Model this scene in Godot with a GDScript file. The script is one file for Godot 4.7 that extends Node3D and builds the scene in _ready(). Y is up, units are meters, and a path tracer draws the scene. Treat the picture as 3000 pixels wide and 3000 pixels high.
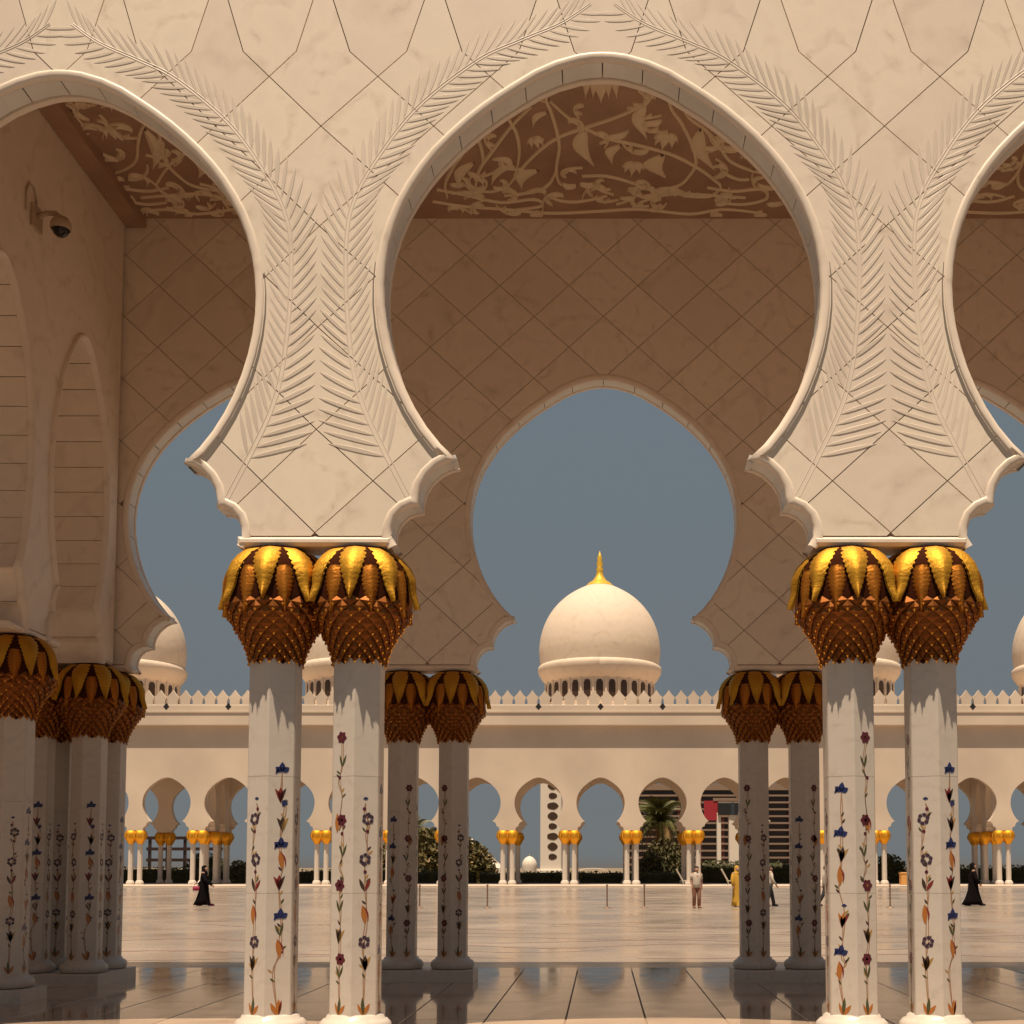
extends Node3D
# A sunlit marble arcade seen from its forecourt: front wall, shaded passage, second wall, courtyard, far arcade with domes.

const D1 := 10.93          # front wall face
const D2 := 17.97          # face of the second wall
const DF := 103.7          # far arcade
const CEIL := 11.43
const THICK := 0.36
const BAY := 5.2
const FAR_BAY := 5.24
const CAP_BOTTOM := 3.47
const CAP_HEIGHT := 1.06
const SHAFT_R := 0.238     # hexagon, one edge to the front

var M := {}
var rng := RandomNumberGenerator.new()
var cache := {}

# half outline of an arch opening: distance from the arch axis, height above the floor
const ARCH := [Vector2(0.0, 9.110), Vector2(0.09, 9.107), Vector2(0.207, 9.090), Vector2(0.405, 9.032), Vector2(0.591, 8.948), Vector2(0.766, 8.838), Vector2(0.93, 8.73), Vector2(1.086, 8.615), Vector2(1.233, 8.492), Vector2(1.372, 8.362), Vector2(1.503, 8.223), Vector2(1.622, 8.073), Vector2(1.728, 7.912), Vector2(1.82, 7.742), Vector2(1.893, 7.562), Vector2(1.948, 7.374), Vector2(1.983, 7.181), Vector2(1.998, 6.985), Vector2(1.994, 6.788), Vector2(1.971, 6.591), Vector2(1.93, 6.396), Vector2(1.873, 6.203), Vector2(1.8, 6.015), Vector2(1.71, 5.832), Vector2(1.601, 5.656), Vector2(1.473, 5.494), Vector2(1.318, 5.345)]
const CUSP_A := [Vector2(1.41, 5.322), Vector2(1.491, 5.28), Vector2(1.577, 5.198), Vector2(1.635, 5.1), Vector2(1.66, 5.0), Vector2(1.654, 4.92)]
const CUSP_B := [Vector2(1.728, 4.912), Vector2(1.8, 4.88), Vector2(1.865, 4.815), Vector2(1.9, 4.73), Vector2(1.908, 4.64), Vector2(1.86, 4.56)]
const RACHIS := [Vector2(1.768, 5.009), Vector2(1.999, 5.457), Vector2(2.174, 5.838), Vector2(2.272, 6.188), Vector2(2.324, 6.603), Vector2(2.35, 7.0), Vector2(2.35, 7.408), Vector2(2.3, 7.732), Vector2(2.13, 8.09), Vector2(1.73, 8.642), Vector2(1.177, 9.103), Vector2(0.782, 9.30), Vector2(0.39, 9.47), Vector2(0.111, 9.66)]


func _ready() -> void:
	rng.seed = 7
	camera_and_light()
	materials()
	grounds()
	walls()
	columns()
	ceiling()
	far_arcade()
	beyond()
	people()
	small_things()


# ---------------------------------------------------------------- camera, sky, sun

func camera_and_light() -> void:
	var f := 3600.0
	var pitch := atan(f / 55700.0)
	var cam := Camera3D.new()
	cam.name = "camera"
	cam.projection = Camera3D.PROJECTION_FRUSTUM
	cam.near = 0.1
	cam.far = 4000.0
	cam.size = 3000.0 / f * cam.near
	cam.frustum_offset = Vector2((1500.0 - 1765.0) / f, (2541.0 - f * tan(pitch) - 1500.0) / f) * cam.near
	cam.position = Vector3(0, 1.65, 0)
	cam.rotation.x = pitch
	add_child(cam)
	cam.current = true
	var sky := ProceduralSkyMaterial.new()
	sky.sky_top_color = Color(0.372, 0.425, 0.465)
	sky.sky_horizon_color = Color(0.40, 0.415, 0.42)
	sky.sky_curve = 0.25
	sky.ground_horizon_color = Color(0.42, 0.36, 0.30)
	sky.ground_bottom_color = Color(0.36, 0.30, 0.24)
	sky.sun_angle_max = 6.0
	var env := Environment.new()
	env.background_mode = Environment.BG_SKY
	env.sky = Sky.new()
	env.sky.sky_material = sky
	env.tonemap_mode = Environment.TONE_MAPPER_LINEAR
	env.tonemap_exposure = 1.25
	env.sdfgi_enabled = true
	env.ssao_enabled = true
	env.ssil_enabled = true
	var we := WorldEnvironment.new()
	we.name = "world_environment"
	we.environment = env
	add_child(we)
	var sun := DirectionalLight3D.new()
	sun.name = "sun"
	sun.light_color = Color(1.0, 0.92, 0.81)
	sun.light_energy = 1.6
	sun.light_angular_distance = 0.5
	sun.shadow_enabled = true
	var el := deg_to_rad(73.0)
	var az := deg_to_rad(13.0)
	var s := Vector3(-sin(az) * cos(el), sin(el), cos(az) * cos(el))
	add_child(sun)
	sun.look_at_from_position(s * 50.0, Vector3.ZERO, Vector3.UP)


# ---------------------------------------------------------------- materials

func noise_tex(size: int, freq: float, lo: float, hi: float, octaves: int, seed_: int, warp := 0.0, kind := FastNoiseLite.TYPE_SIMPLEX_SMOOTH, as_normal := false, bump := 2.0) -> NoiseTexture2D:
	var n := FastNoiseLite.new()
	n.noise_type = kind
	n.seed = seed_
	n.frequency = freq
	n.fractal_octaves = octaves
	if warp > 0.0:
		n.domain_warp_enabled = true
		n.domain_warp_amplitude = warp
		n.domain_warp_frequency = freq
	var t := NoiseTexture2D.new()
	t.width = size
	t.height = size
	t.seamless = true
	t.noise = n
	if as_normal:
		t.as_normal_map = true
		t.bump_strength = bump
	else:
		var g := Gradient.new()
		g.set_color(0, Color(lo, lo, lo))
		g.set_color(1, Color(hi, hi, hi))
		t.color_ramp = g
	return t


func mat(name_: String, lin: Color, rough := 0.6, metal := 0.0, tex: Texture2D = null, scale := 1.0) -> StandardMaterial3D:
	var m := StandardMaterial3D.new()
	m.resource_name = name_
	m.albedo_color = lin.linear_to_srgb()
	m.roughness = rough
	m.metallic = metal
	if tex:
		m.albedo_texture = tex
		m.uv1_triplanar = true
		m.uv1_world_triplanar = true
		m.uv1_scale = Vector3.ONE * scale
	M[name_] = m
	return m


func materials() -> void:
	var cloud := noise_tex(512, 0.006, 0.86, 1.0, 5, 3, 30.0)
	var vein := noise_tex(512, 0.008, 0.80, 1.0, 5, 11, 60.0, FastNoiseLite.TYPE_PERLIN)
	var vein2 := noise_tex(1024, 0.006, 1.0, 1.0, 5, 17, 40.0, FastNoiseLite.TYPE_SIMPLEX)
	(vein2.noise as FastNoiseLite).fractal_type = FastNoiseLite.FRACTAL_RIDGED
	var ramp := Gradient.new()
	ramp.set_color(0, Color(0.97, 0.97, 0.97))
	ramp.set_color(1, Color(0.88, 0.865, 0.85))
	ramp.add_point(0.55, Color(1, 1, 1))
	ramp.add_point(0.82, Color(0.955, 0.95, 0.945))
	vein2.color_ramp = ramp
	var grain := noise_tex(512, 0.05, 0.75, 1.0, 4, 5)
	var bumps := noise_tex(256, 0.03, 0, 1, 4, 9, 0.0, FastNoiseLite.TYPE_SIMPLEX_SMOOTH, true, 3.0)
	var hammered := noise_tex(256, 0.05, 0, 1, 3, 21, 0.0, FastNoiseLite.TYPE_CELLULAR, true, 4.0)
	var smear := noise_tex(512, 0.012, 0.35, 1.0, 4, 31, 20.0)
	var stone := Color(0.86, 0.72, 0.59)
	for k in 4:
		var t := 1.0 + (k - 1.5) * 0.022
		var m := mat("stone_%d" % k, Color(stone.r * t, stone.g * t * (1.0 + (k % 2) * 0.015), stone.b * t), 0.46, 0.0, vein2, 0.10 + 0.035 * k)
		m.uv1_offset = Vector3(k * 0.37, k * 0.19, k * 0.53)
	mat("stone", stone, 0.45, 0.0, vein2, 0.13)
	mat("stone_relief", stone * 0.97, 0.5, 0.0, cloud, 0.13)
	mat("soffit_stone", Color(0.85, 0.81, 0.76), 0.4, 0.0, cloud, 0.2)
	mat("mortar", Color(0.30, 0.21, 0.15), 0.9)
	mat("slot_grey", Color(0.20, 0.16, 0.13), 0.6)
	mat("far_stone", Color(0.70, 0.565, 0.445), 0.6, 0.0, cloud, 0.03)
	mat("far_ledge", Color(0.70, 0.565, 0.445), 0.6, 0.0, cloud, 0.05)
	mat("dome_white", Color(0.70, 0.565, 0.445), 0.75, 0.0, vein2, 0.05)
	mat("column_marble", Color(0.63, 0.55, 0.475), 0.38, 0.0, vein2, 0.3)
	for k in 3:
		var t := 1.0 + (k - 1) * 0.05
		var m := mat("floor_polished_%d" % k, Color(0.62 * t, 0.455 * t, 0.335 * t), 0.09, 0.0, vein, 0.21 + 0.03 * k)
		m.roughness_texture = smear
		m.roughness = 0.11
		m.roughness_texture_channel = BaseMaterial3D.TEXTURE_CHANNEL_RED
		m.metallic_specular = 0.7
	var court := mat("floor_court", Color(0.39, 0.31, 0.25), 0.28, 0.0, vein, 0.045)
	court.roughness_texture = smear
	court.roughness_texture_channel = BaseMaterial3D.TEXTURE_CHANNEL_RED
	court.roughness = 0.36
	mat("forecourt", Color(0.14, 0.105, 0.08), 0.5, 0.0, vein, 0.2)
	mat("court_inlay", Color(0.30, 0.20, 0.17), 0.25)
	mat("earth", Color(0.30, 0.22, 0.14), 0.95, 0.0, grain, 0.05)
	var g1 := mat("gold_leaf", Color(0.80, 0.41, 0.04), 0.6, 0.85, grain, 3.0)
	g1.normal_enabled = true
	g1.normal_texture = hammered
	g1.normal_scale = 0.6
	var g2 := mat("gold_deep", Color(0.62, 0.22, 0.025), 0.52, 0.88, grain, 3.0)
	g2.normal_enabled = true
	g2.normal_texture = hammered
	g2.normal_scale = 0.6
	mat("bronze_scale", Color(0.36, 0.115, 0.022), 0.45, 0.8, grain, 4.0)
	mat("bronze_core", Color(0.05, 0.014, 0.006), 0.9).metallic_specular = 0.1
	mat("gold_bead", Color(0.95, 0.48, 0.07), 0.25, 0.85)
	mat("finial_gold", Color(0.85, 0.52, 0.06), 0.4, 0.4)
	mat("far_gold", Color(0.80, 0.38, 0.025), 0.55, 0.8)
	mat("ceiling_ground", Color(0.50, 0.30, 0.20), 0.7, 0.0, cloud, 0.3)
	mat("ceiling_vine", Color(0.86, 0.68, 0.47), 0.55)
	# inlay stones
	mat("inlay_blue", Color(0.02, 0.028, 0.11), 0.3)
	mat("inlay_maroon", Color(0.10, 0.012, 0.022), 0.3)
	mat("inlay_violet", Color(0.055, 0.03, 0.05), 0.3)
	mat("inlay_red", Color(0.20, 0.025, 0.02), 0.3)
	mat("inlay_orange", Color(0.42, 0.15, 0.03), 0.3)
	mat("inlay_ochre", Color(0.40, 0.23, 0.07), 0.3)
	mat("inlay_green", Color(0.075, 0.075, 0.03), 0.3)
	mat("inlay_dark", Color(0.05, 0.028, 0.02), 0.3)
	mat("inlay_stem", Color(0.36, 0.20, 0.11), 0.35)
	mat("window_dark", Color(0.055, 0.028, 0.015), 0.4)
	mat("black", Color(0.012, 0.011, 0.012), 0.5)
	mat("black_cloth", Color(0.008, 0.006, 0.007), 0.9).metallic_specular = 0.15
	mat("camera_bulb", Color(0.012, 0.011, 0.012), 0.12)
	mat("camera_housing", Color(0.50, 0.37, 0.26), 0.45)
	var leafm := mat("hedge_leaf", Color(0.085, 0.085, 0.026), 0.7)
	leafm.backlight_enabled = true
	leafm.backlight = Color(0.1, 0.1, 0.03)
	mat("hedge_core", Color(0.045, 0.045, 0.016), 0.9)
	mat("shrub_leaf", Color(0.12, 0.10, 0.035), 0.7)
	mat("shrub_leaf_ochre", Color(0.24, 0.15, 0.05), 0.7)
	mat("palm_leaf", Color(0.12, 0.115, 0.03), 0.6)
	mat("palm_dry", Color(0.33, 0.20, 0.07), 0.7)
	mat("trunk", Color(0.16, 0.10, 0.05), 0.9, 0.0, grain, 1.0)
	mat("tower_white", Color(0.70, 0.61, 0.52), 0.6)
	mat("hotel_slab", Color(0.24, 0.16, 0.115), 0.7)
	mat("hotel_glass", Color(0.035, 0.02, 0.018), 0.25)
	mat("hotel_red", Color(0.16, 0.035, 0.03), 0.6)
	mat("sign_red", Color(0.33, 0.02, 0.03), 0.5)
	mat("steel_blue", Color(0.035, 0.045, 0.06), 0.3)
	mat("post_metal", Color(0.30, 0.19, 0.13), 0.4, 0.5)
	mat("skin", Color(0.36, 0.19, 0.12), 0.6)
	mat("hair", Color(0.02, 0.013, 0.01), 0.6)
	mat("yellow_cloth", Color(0.66, 0.36, 0.035), 0.85, 0.0, grain, 3.0)
	mat("white_cloth", Color(0.68, 0.58, 0.48), 0.85, 0.0, grain, 3.0)
	mat("dark_trousers", Color(0.03, 0.028, 0.032), 0.8)
	mat("magenta", Color(0.30, 0.02, 0.07), 0.7)
	mat("rust_cloth", Color(0.34, 0.15, 0.10), 0.85, 0.0, grain, 3.0)
	mat("crate_orange", Color(0.62, 0.30, 0.08), 0.7)


# ---------------------------------------------------------------- helpers

func tag(o: Node, label: String, category: String, group := "") -> Node:
	o.set_meta("label", label)
	o.set_meta("category", category)
	o.set_meta("kind", "thing")
	if group:
		o.set_meta("group", group)
	return o


func numbered(called: String) -> String:
	if not has_node(NodePath(called)):
		return called
	var k := 1
	while has_node(NodePath("%s_%03d" % [called, k])):
		k += 1
	return "%s_%03d" % [called, k]


func thing(called: String, label: String, category: String, at := Vector3.ZERO, turn := 0.0, group := "") -> Node3D:
	var o := Node3D.new()
	o.name = numbered(called)
	add_child(o)
	o.position = at
	o.rotation.y = turn
	tag(o, label, category, group)
	return o


func copy_of(o: Node3D, label: String, at: Vector3, turn := 0.0) -> Node3D:
	var base := str(o.name)
	if base.length() > 4 and base.right(3).is_valid_int():
		base = base.left(base.length() - 4)
	var c: Node3D = o.duplicate()
	c.name = numbered(base)
	add_child(c)
	c.position = at
	c.rotation.y = turn
	c.set_meta("label", label)
	return c


func obj(called: String, mesh: Mesh, m: String, parent: Node = self, at := Transform3D()) -> MeshInstance3D:
	var o := MeshInstance3D.new()
	o.name = called
	o.mesh = mesh
	o.material_override = M[m]
	parent.add_child(o, true)
	o.transform = at
	return o


func structure(o: Node) -> Node:
	o.set_meta("kind", "structure")
	return o


func st_new(smooth := false) -> SurfaceTool:
	var st := SurfaceTool.new()
	st.begin(Mesh.PRIMITIVE_TRIANGLES)
	st.set_smooth_group(0 if smooth else -1)
	return st


func done(st: SurfaceTool) -> ArrayMesh:
	st.generate_normals()
	return st.commit()


# a, b, c counter-clockwise seen from outside; Godot wants clockwise
func tri(st: SurfaceTool, a: Vector3, b: Vector3, c: Vector3) -> void:
	st.add_vertex(a)
	st.add_vertex(c)
	st.add_vertex(b)


func quad(st: SurfaceTool, a: Vector3, b: Vector3, c: Vector3, d: Vector3) -> void:
	tri(st, a, b, c)
	tri(st, a, c, d)


func box(st: SurfaceTool, lo: Vector3, hi: Vector3, cham := 0.0) -> void:
	var poly := PackedVector2Array([Vector2(lo.x, lo.y), Vector2(hi.x, lo.y), Vector2(hi.x, hi.y), Vector2(lo.x, hi.y)])
	if cham > 0.0:
		var ins := PackedVector2Array([Vector2(lo.x + cham, lo.y + cham), Vector2(hi.x - cham, lo.y + cham), Vector2(hi.x - cham, hi.y - cham), Vector2(lo.x + cham, hi.y - cham)])
		ring_between(st, poly, hi.z - cham, ins, hi.z)
		cap(st, ins, hi.z, true)
		prism_sides(st, poly, lo.z, hi.z - cham)
	else:
		cap(st, poly, hi.z, true)
		prism_sides(st, poly, lo.z, hi.z)
	cap(st, poly, lo.z, false)


func box_mesh(size: Vector3, centre := Vector3.ZERO, cham := 0.0) -> ArrayMesh:
	var st := st_new()
	box(st, centre - size / 2, centre + size / 2, cham)
	return done(st)


func cap(st: SurfaceTool, poly: PackedVector2Array, z: float, front: bool) -> void:
	var idx := Geometry2D.triangulate_polygon(poly)
	for k in range(0, idx.size(), 3):
		var a := poly[idx[k]]
		var b := poly[idx[k + 1]]
		var c := poly[idx[k + 2]]
		if ((b - a).cross(c - a) > 0.0) != front:
			var t := b
			b = c
			c = t
		tri(st, Vector3(a.x, a.y, z), Vector3(b.x, b.y, z), Vector3(c.x, c.y, z))


func prism_sides(st: SurfaceTool, poly: PackedVector2Array, z0: float, z1: float) -> void:
	ring_between(st, poly, z0, poly, z1)


func ring_between(st: SurfaceTool, p0: PackedVector2Array, z0: float, p1: PackedVector2Array, z1: float) -> void:
	var n := p0.size()
	for k in n:
		var j := (k + 1) % n
		quad(st, Vector3(p0[k].x, p0[k].y, z0), Vector3(p0[j].x, p0[j].y, z0), Vector3(p1[j].x, p1[j].y, z1), Vector3(p1[k].x, p1[k].y, z1))


func ccw(poly: PackedVector2Array) -> PackedVector2Array:
	if Geometry2D.is_polygon_clockwise(poly):
		poly.reverse()
	# Geometry2D calls a polygon clockwise in y-down terms as well; settle it by area
	var a := 0.0
	for k in poly.size():
		a += poly[k].cross(poly[(k + 1) % poly.size()])
	if a < 0.0:
		poly.reverse()
	return poly


func largest(list: Array) -> PackedVector2Array:
	var best := PackedVector2Array()
	var most := -1.0
	for p: PackedVector2Array in list:
		var a := absf(area(p))
		if a > most:
			most = a
			best = p
	return ccw(best)


func area(p: PackedVector2Array) -> float:
	var a := 0.0
	for k in p.size():
		a += p[k].cross(p[(k + 1) % p.size()])
	return a / 2.0


# a lathe round y: list of (radius, height) from bottom to top
func lathe(st: SurfaceTool, prof: Array, n: int, centre := Vector3.ZERO, turn := 0.0) -> void:
	for k in n:
		var a0 := TAU * k / n + turn
		var a1 := TAU * (k + 1) / n + turn
		for j in prof.size() - 1:
			var p: Vector2 = prof[j]
			var q: Vector2 = prof[j + 1]
			var v00 := centre + Vector3(p.x * sin(a0), p.y, p.x * cos(a0))
			var v10 := centre + Vector3(p.x * sin(a1), p.y, p.x * cos(a1))
			var v01 := centre + Vector3(q.x * sin(a0), q.y, q.x * cos(a0))
			var v11 := centre + Vector3(q.x * sin(a1), q.y, q.x * cos(a1))
			if p.x < 1e-5:
				tri(st, v00, v11, v01)
			elif q.x < 1e-5:
				tri(st, v00, v10, v01)
			else:
				quad(st, v00, v10, v11, v01)


func lathe_mesh(prof: Array, n: int, smooth := true, turn := 0.0) -> ArrayMesh:
	var st := st_new(smooth)
	lathe(st, prof, n, Vector3.ZERO, turn)
	return done(st)


# a tube through points with radii
func tube(st: SurfaceTool, pts: Array, radii: Array, n := 6) -> void:
	var prev_ring := []
	var up := Vector3(0.31, 0.93, 0.17)
	for k in pts.size():
		var a: Vector3 = pts[maxi(k - 1, 0)]
		var b: Vector3 = pts[mini(k + 1, pts.size() - 1)]
		var d := (b - a).normalized()
		var x := up.cross(d).normalized()
		if x.length() < 0.1:
			x = Vector3.RIGHT.cross(d).normalized()
		var y := d.cross(x)
		var ring := []
		for j in n:
			var t := TAU * j / n
			ring.append(pts[k] + (x * cos(t) + y * sin(t)) * float(radii[k]))
		if prev_ring:
			for j in n:
				quad(st, prev_ring[j], prev_ring[(j + 1) % n], ring[(j + 1) % n], ring[j])
		else:
			for j in range(1, n - 1):
				tri(st, ring[0], ring[j + 1], ring[j])
		prev_ring = ring
	for j in range(1, n - 1):
		tri(st, prev_ring[0], prev_ring[j], prev_ring[j + 1])


# rings of ellipses (x, y, z, rx, rz) lofted upwards, closed at both ends
func loft(st: SurfaceTool, rings: Array, n := 20) -> void:
	var prev := []
	for k in rings.size():
		var r: Array = rings[k]
		var ring := []
		for j in n:
			var t := TAU * j / n
			var fold := 1.0 + (float(r[5]) * sin(t * 5.0 + k) if r.size() > 5 else 0.0)
			ring.append(Vector3(r[0] + r[3] * fold * sin(t), r[1], r[2] + r[4] * fold * cos(t)))
		if prev:
			for j in n:
				quad(st, prev[j], prev[(j + 1) % n], ring[(j + 1) % n], ring[j])
		else:
			for j in range(1, n - 1):
				tri(st, ring[0], ring[j + 1], ring[j])
		prev = ring
	for j in range(1, n - 1):
		tri(st, prev[0], prev[j], prev[j + 1])


# a moulding along an open curve: section of (distance into the wall, z)
func sweep(st: SurfaceTool, curve: PackedVector2Array, section: Array, ends := false) -> void:
	var n := curve.size()
	var prev := []
	for k in n:
		var d0 := (curve[k] - curve[maxi(k - 1, 0)]).normalized()
		var d1 := (curve[mini(k + 1, n - 1)] - curve[k]).normalized()
		if k == 0:
			d0 = d1
		if k == n - 1:
			d1 = d0
		var n0 := Vector2(-d0.y, d0.x)
		var n1 := Vector2(-d1.y, d1.x)
		var m := (n0 + n1).normalized()
		var f := 1.0 / clampf(m.dot(n0), 0.45, 1.0)
		var ring := []
		for s: Vector2 in section:
			var p := curve[k] + m * f * s.x
			ring.append(Vector3(p.x, p.y, s.y))
		if prev:
			for j in section.size() - 1:
				quad(st, prev[j], prev[j + 1], ring[j + 1], ring[j])
		if ends and (k == 0 or k == n - 1):
			for j in range(1, section.size() - 1):
				tri(st, ring[0], ring[j], ring[j + 1])
		prev = ring


# ---------------------------------------------------------------- arches and walls

# from the left foot over the apex to the right foot
func opening(cx: float, sx: float, sy := 1.0) -> PackedVector2Array:
	var half := PackedVector2Array()
	for p: Vector2 in ARCH + CUSP_A + CUSP_B:
		half.append(Vector2(p.x * sx, 4.56 + (p.y - 4.56) * sy))
	var out := PackedVector2Array()
	for k in range(half.size() - 1, 0, -1):
		out.append(Vector2(cx - half[k].x, half[k].y))
	for p in half:
		out.append(Vector2(cx + p.x, p.y))
	return out


func wall_outline(bays: Array, x0: float, x1: float, top: float) -> PackedVector2Array:
	var p := PackedVector2Array([Vector2(x0, 4.56)])
	for b: Array in bays:
		p.append_array(opening(b[0], b[1], b[2]))
	p.append(Vector2(x1, 4.56))
	p.append(Vector2(x1, top))
	p.append(Vector2(x0, top))
	return p


func sub_curve(curve: PackedVector2Array, s0: float, s1: float) -> PackedVector2Array:
	var out := PackedVector2Array()
	var s := 0.0
	for k in curve.size() - 1:
		var l := curve[k].distance_to(curve[k + 1])
		var e := s + l
		if e > s0 and s < s1:
			if out.is_empty():
				out.append(curve[k].lerp(curve[k + 1], clampf((s0 - s) / l, 0.0, 1.0)))
			out.append(curve[k].lerp(curve[k + 1], clampf((s1 - s) / l, 0.0, 1.0)))
		s = e
	return out


func curve_length(c: PackedVector2Array) -> float:
	var s := 0.0
	for k in c.size() - 1:
		s += c[k].distance_to(c[k + 1])
	return s


# piers: x of the pier axes, rising; the slabs of a bay are a fifth of it wide
func arcade_wall(called: String, label: String, at: Vector3, turn: float, bays: Array, x0: float, x1: float, top: float, thick: float, piers: Array, kink: float, slabs: bool, block: float, shown: Vector2) -> Node3D:
	var root := thing(called, label, "arcade wall", at, turn)
	var outline := wall_outline(bays, x0, x1, top)
	var core := largest(Geometry2D.offset_polygon(outline, -0.055))
	var st := st_new()
	prism_sides(st, core, -thick, -0.022)
	cap(st, core, -thick, false)
	obj("wall_core", done(st), "mortar" if slabs else "stone", root)
	st = st_new()
	cap(st, core, -thick - 0.003, false)
	obj("rear_face", done(st), "stone", root)
	st = st_new()
	cap(st, core, -0.022, true)
	obj("joint_bed", done(st), "mortar" if slabs else "stone", root)
	var face := largest(Geometry2D.offset_polygon(outline, -0.08))
	if slabs:
		lay_slabs(root, face, piers, x0, x1, top, kink)
	else:
		st = st_new()
		cap(st, face, 0.0, true)
		prism_sides(st, face, -0.02, 0.0)
		obj("plaster_face", done(st), "stone", root)
	# mouldings and the blocks of the soffit
	for b: Array in bays:
		var curve := opening(b[0], b[1], b[2])
		st = st_new(true)
		var up := 1.0 if slabs else 5.0     # the side wall has a bolder rim
		sweep(st, curve, [Vector2(0.086, -0.004), Vector2(0.082, 0.006 * up), Vector2(0.066, 0.009 * up), Vector2(0.040, 0.008 * up), Vector2(0.020, 0.002 * up), Vector2(0.007, -0.009), Vector2(0.0, -0.03)])
		obj("arch_moulding", done(st), "stone", root)
		st = st_new(true)
		var zb := -thick
		sweep(st, curve, [Vector2(0.065, zb + 0.080), Vector2(0.004, zb + 0.078), Vector2(0.0, zb + 0.072), Vector2(0.0, zb + 0.02), Vector2(0.010, zb + 0.002), Vector2(0.06, zb - 0.006)])
		obj("rear_moulding", done(st), "stone", root)
		var total := curve_length(curve)
		var foot := 0.0
		for k in CUSP_A.size() + CUSP_B.size():
			foot += curve[k].distance_to(curve[k + 1])
		var cuts := [0.0, foot * 0.48, foot]
		var n := int(round((total / 2 - foot) / block))
		for k in range(1, 2 * n):
			cuts.append(foot + (total - 2 * foot) * (k + 0.0) / (2 * n) + (block / 2 if false else 0.0))
		cuts.append_array([total - foot, total - foot * 0.48, total])
		for k in cuts.size() - 1:
			st = st_new()
			sweep(st, sub_curve(curve, cuts[k] + (0.006 if slabs else 0.0045), cuts[k + 1] - (0.006 if slabs else 0.0045)), [Vector2(0.056, -0.032), Vector2(0.0, -0.032), Vector2(0.0, zb + 0.118), Vector2(0.056, zb + 0.118)], true)
			obj("soffit_block", done(st), "soffit_stone" if slabs else "stone", root)
	# the flat moulding under each pier
	for px: float in piers:
		if px - 0.74 < x0 - 0.01 or px + 0.74 > x1 + 0.01:
			continue
		st = st_new()
		box(st, Vector3(px - 0.698, 4.546, -thick + 0.012), Vector3(px + 0.698, 4.634, 0.018), 0.03)
		obj("impost", done(st), "stone", root)
	return root


func pier_x(u: float, piers: Array) -> float:
	var k := clampi(int(floor(u)), 0, piers.size() - 2)
	return lerpf(piers[k], piers[k + 1], u - k)


func lay_slabs(root: Node3D, face: PackedVector2Array, piers: Array, x0: float, x1: float, top: float, kink: float) -> void:
	var y0 := 4.668
	var h := 0.9535
	var made := 0
	var rows := int((top - y0) / h * 2) + 3
	for j in range(-2, rows):
		for i in range(-6, (piers.size() - 1) * 10 + 6):
			if (i + j) % 2 == 0:
				continue
			var cy := y0 + j * h / 2
			var pts := PackedVector2Array()
			var corners := [Vector2(0.0, -h / 2), Vector2(0.1, 0.0), Vector2(0.0, h / 2), Vector2(-0.1, 0.0)]
			for c in 4:
				var a: Vector2 = corners[c] + Vector2(i * 0.1, cy)
				var b: Vector2 = corners[(c + 1) % 4] + Vector2(i * 0.1, cy)
				pts.append(warp(a, piers, kink))
				if (a.y - kink) * (b.y - kink) < -1e-3:
					pts.append(warp(a.lerp(b, (kink - a.y) / (b.y - a.y)), piers, kink))
			if pts[0].y > top or absf(area(pts)) < 1e-3:
				continue
			var inset := Geometry2D.offset_polygon(ccw(pts), -0.0046)
			if inset.is_empty():
				continue
			for p: PackedVector2Array in Geometry2D.intersect_polygons(largest(inset), face):
				if absf(area(p)) < 0.004:
					continue
				p = ccw(p)
				var st := st_new()
				var out := 0.0006 * rng.randf()
				cap(st, p, out, true)
				prism_sides(st, p, -0.021, out)
				obj("wall_slab", done(st), "stone_%d" % rng.randi_range(0, 3), root)
				made += 1
	pass


func warp(p: Vector2, piers: Array, kink: float) -> Vector2:
	var y := p.y if p.y < kink else kink + (p.y - kink) * 3.4
	return Vector2(pier_x(p.x, piers), y)


# a leaf of unit length along x with a flat top and bevelled edges
func leaflet_mesh() -> ArrayMesh:
	if not cache.has("leaflet"):
		var st := st_new()
		var n := 7
		var prev := []
		for k in n + 1:
			var t := float(k) / n
			var w := 0.5 * pow(sin(PI * clampf(t * 0.94 + 0.05, 0.0, 1.0)), 0.8) * (1.0 if k < n else 0.15)
			var h := 1.0 if k > 0 and k < n else 0.3
			var row := [Vector3(t, w, 0.0), Vector3(t, w * 0.80, h), Vector3(t, -w * 0.84, h), Vector3(t, -w, 0.0)]
			if prev:
				for j in 3:
					quad(st, prev[j], prev[j + 1], row[j + 1], row[j])
			prev = row
		cache["leaflet"] = done(st)
	return cache["leaflet"]


func spline(pts: Array, per: int) -> PackedVector2Array:
	var out := PackedVector2Array()
	for k in pts.size() - 1:
		var a: Vector2 = pts[maxi(k - 1, 0)]
		var b: Vector2 = pts[k]
		var c: Vector2 = pts[k + 1]
		var d: Vector2 = pts[mini(k + 2, pts.size() - 1)]
		for j in per:
			out.append(b.cubic_interpolate(c, a, d, float(j) / per))
	out.append(pts[-1])
	return out


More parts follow.
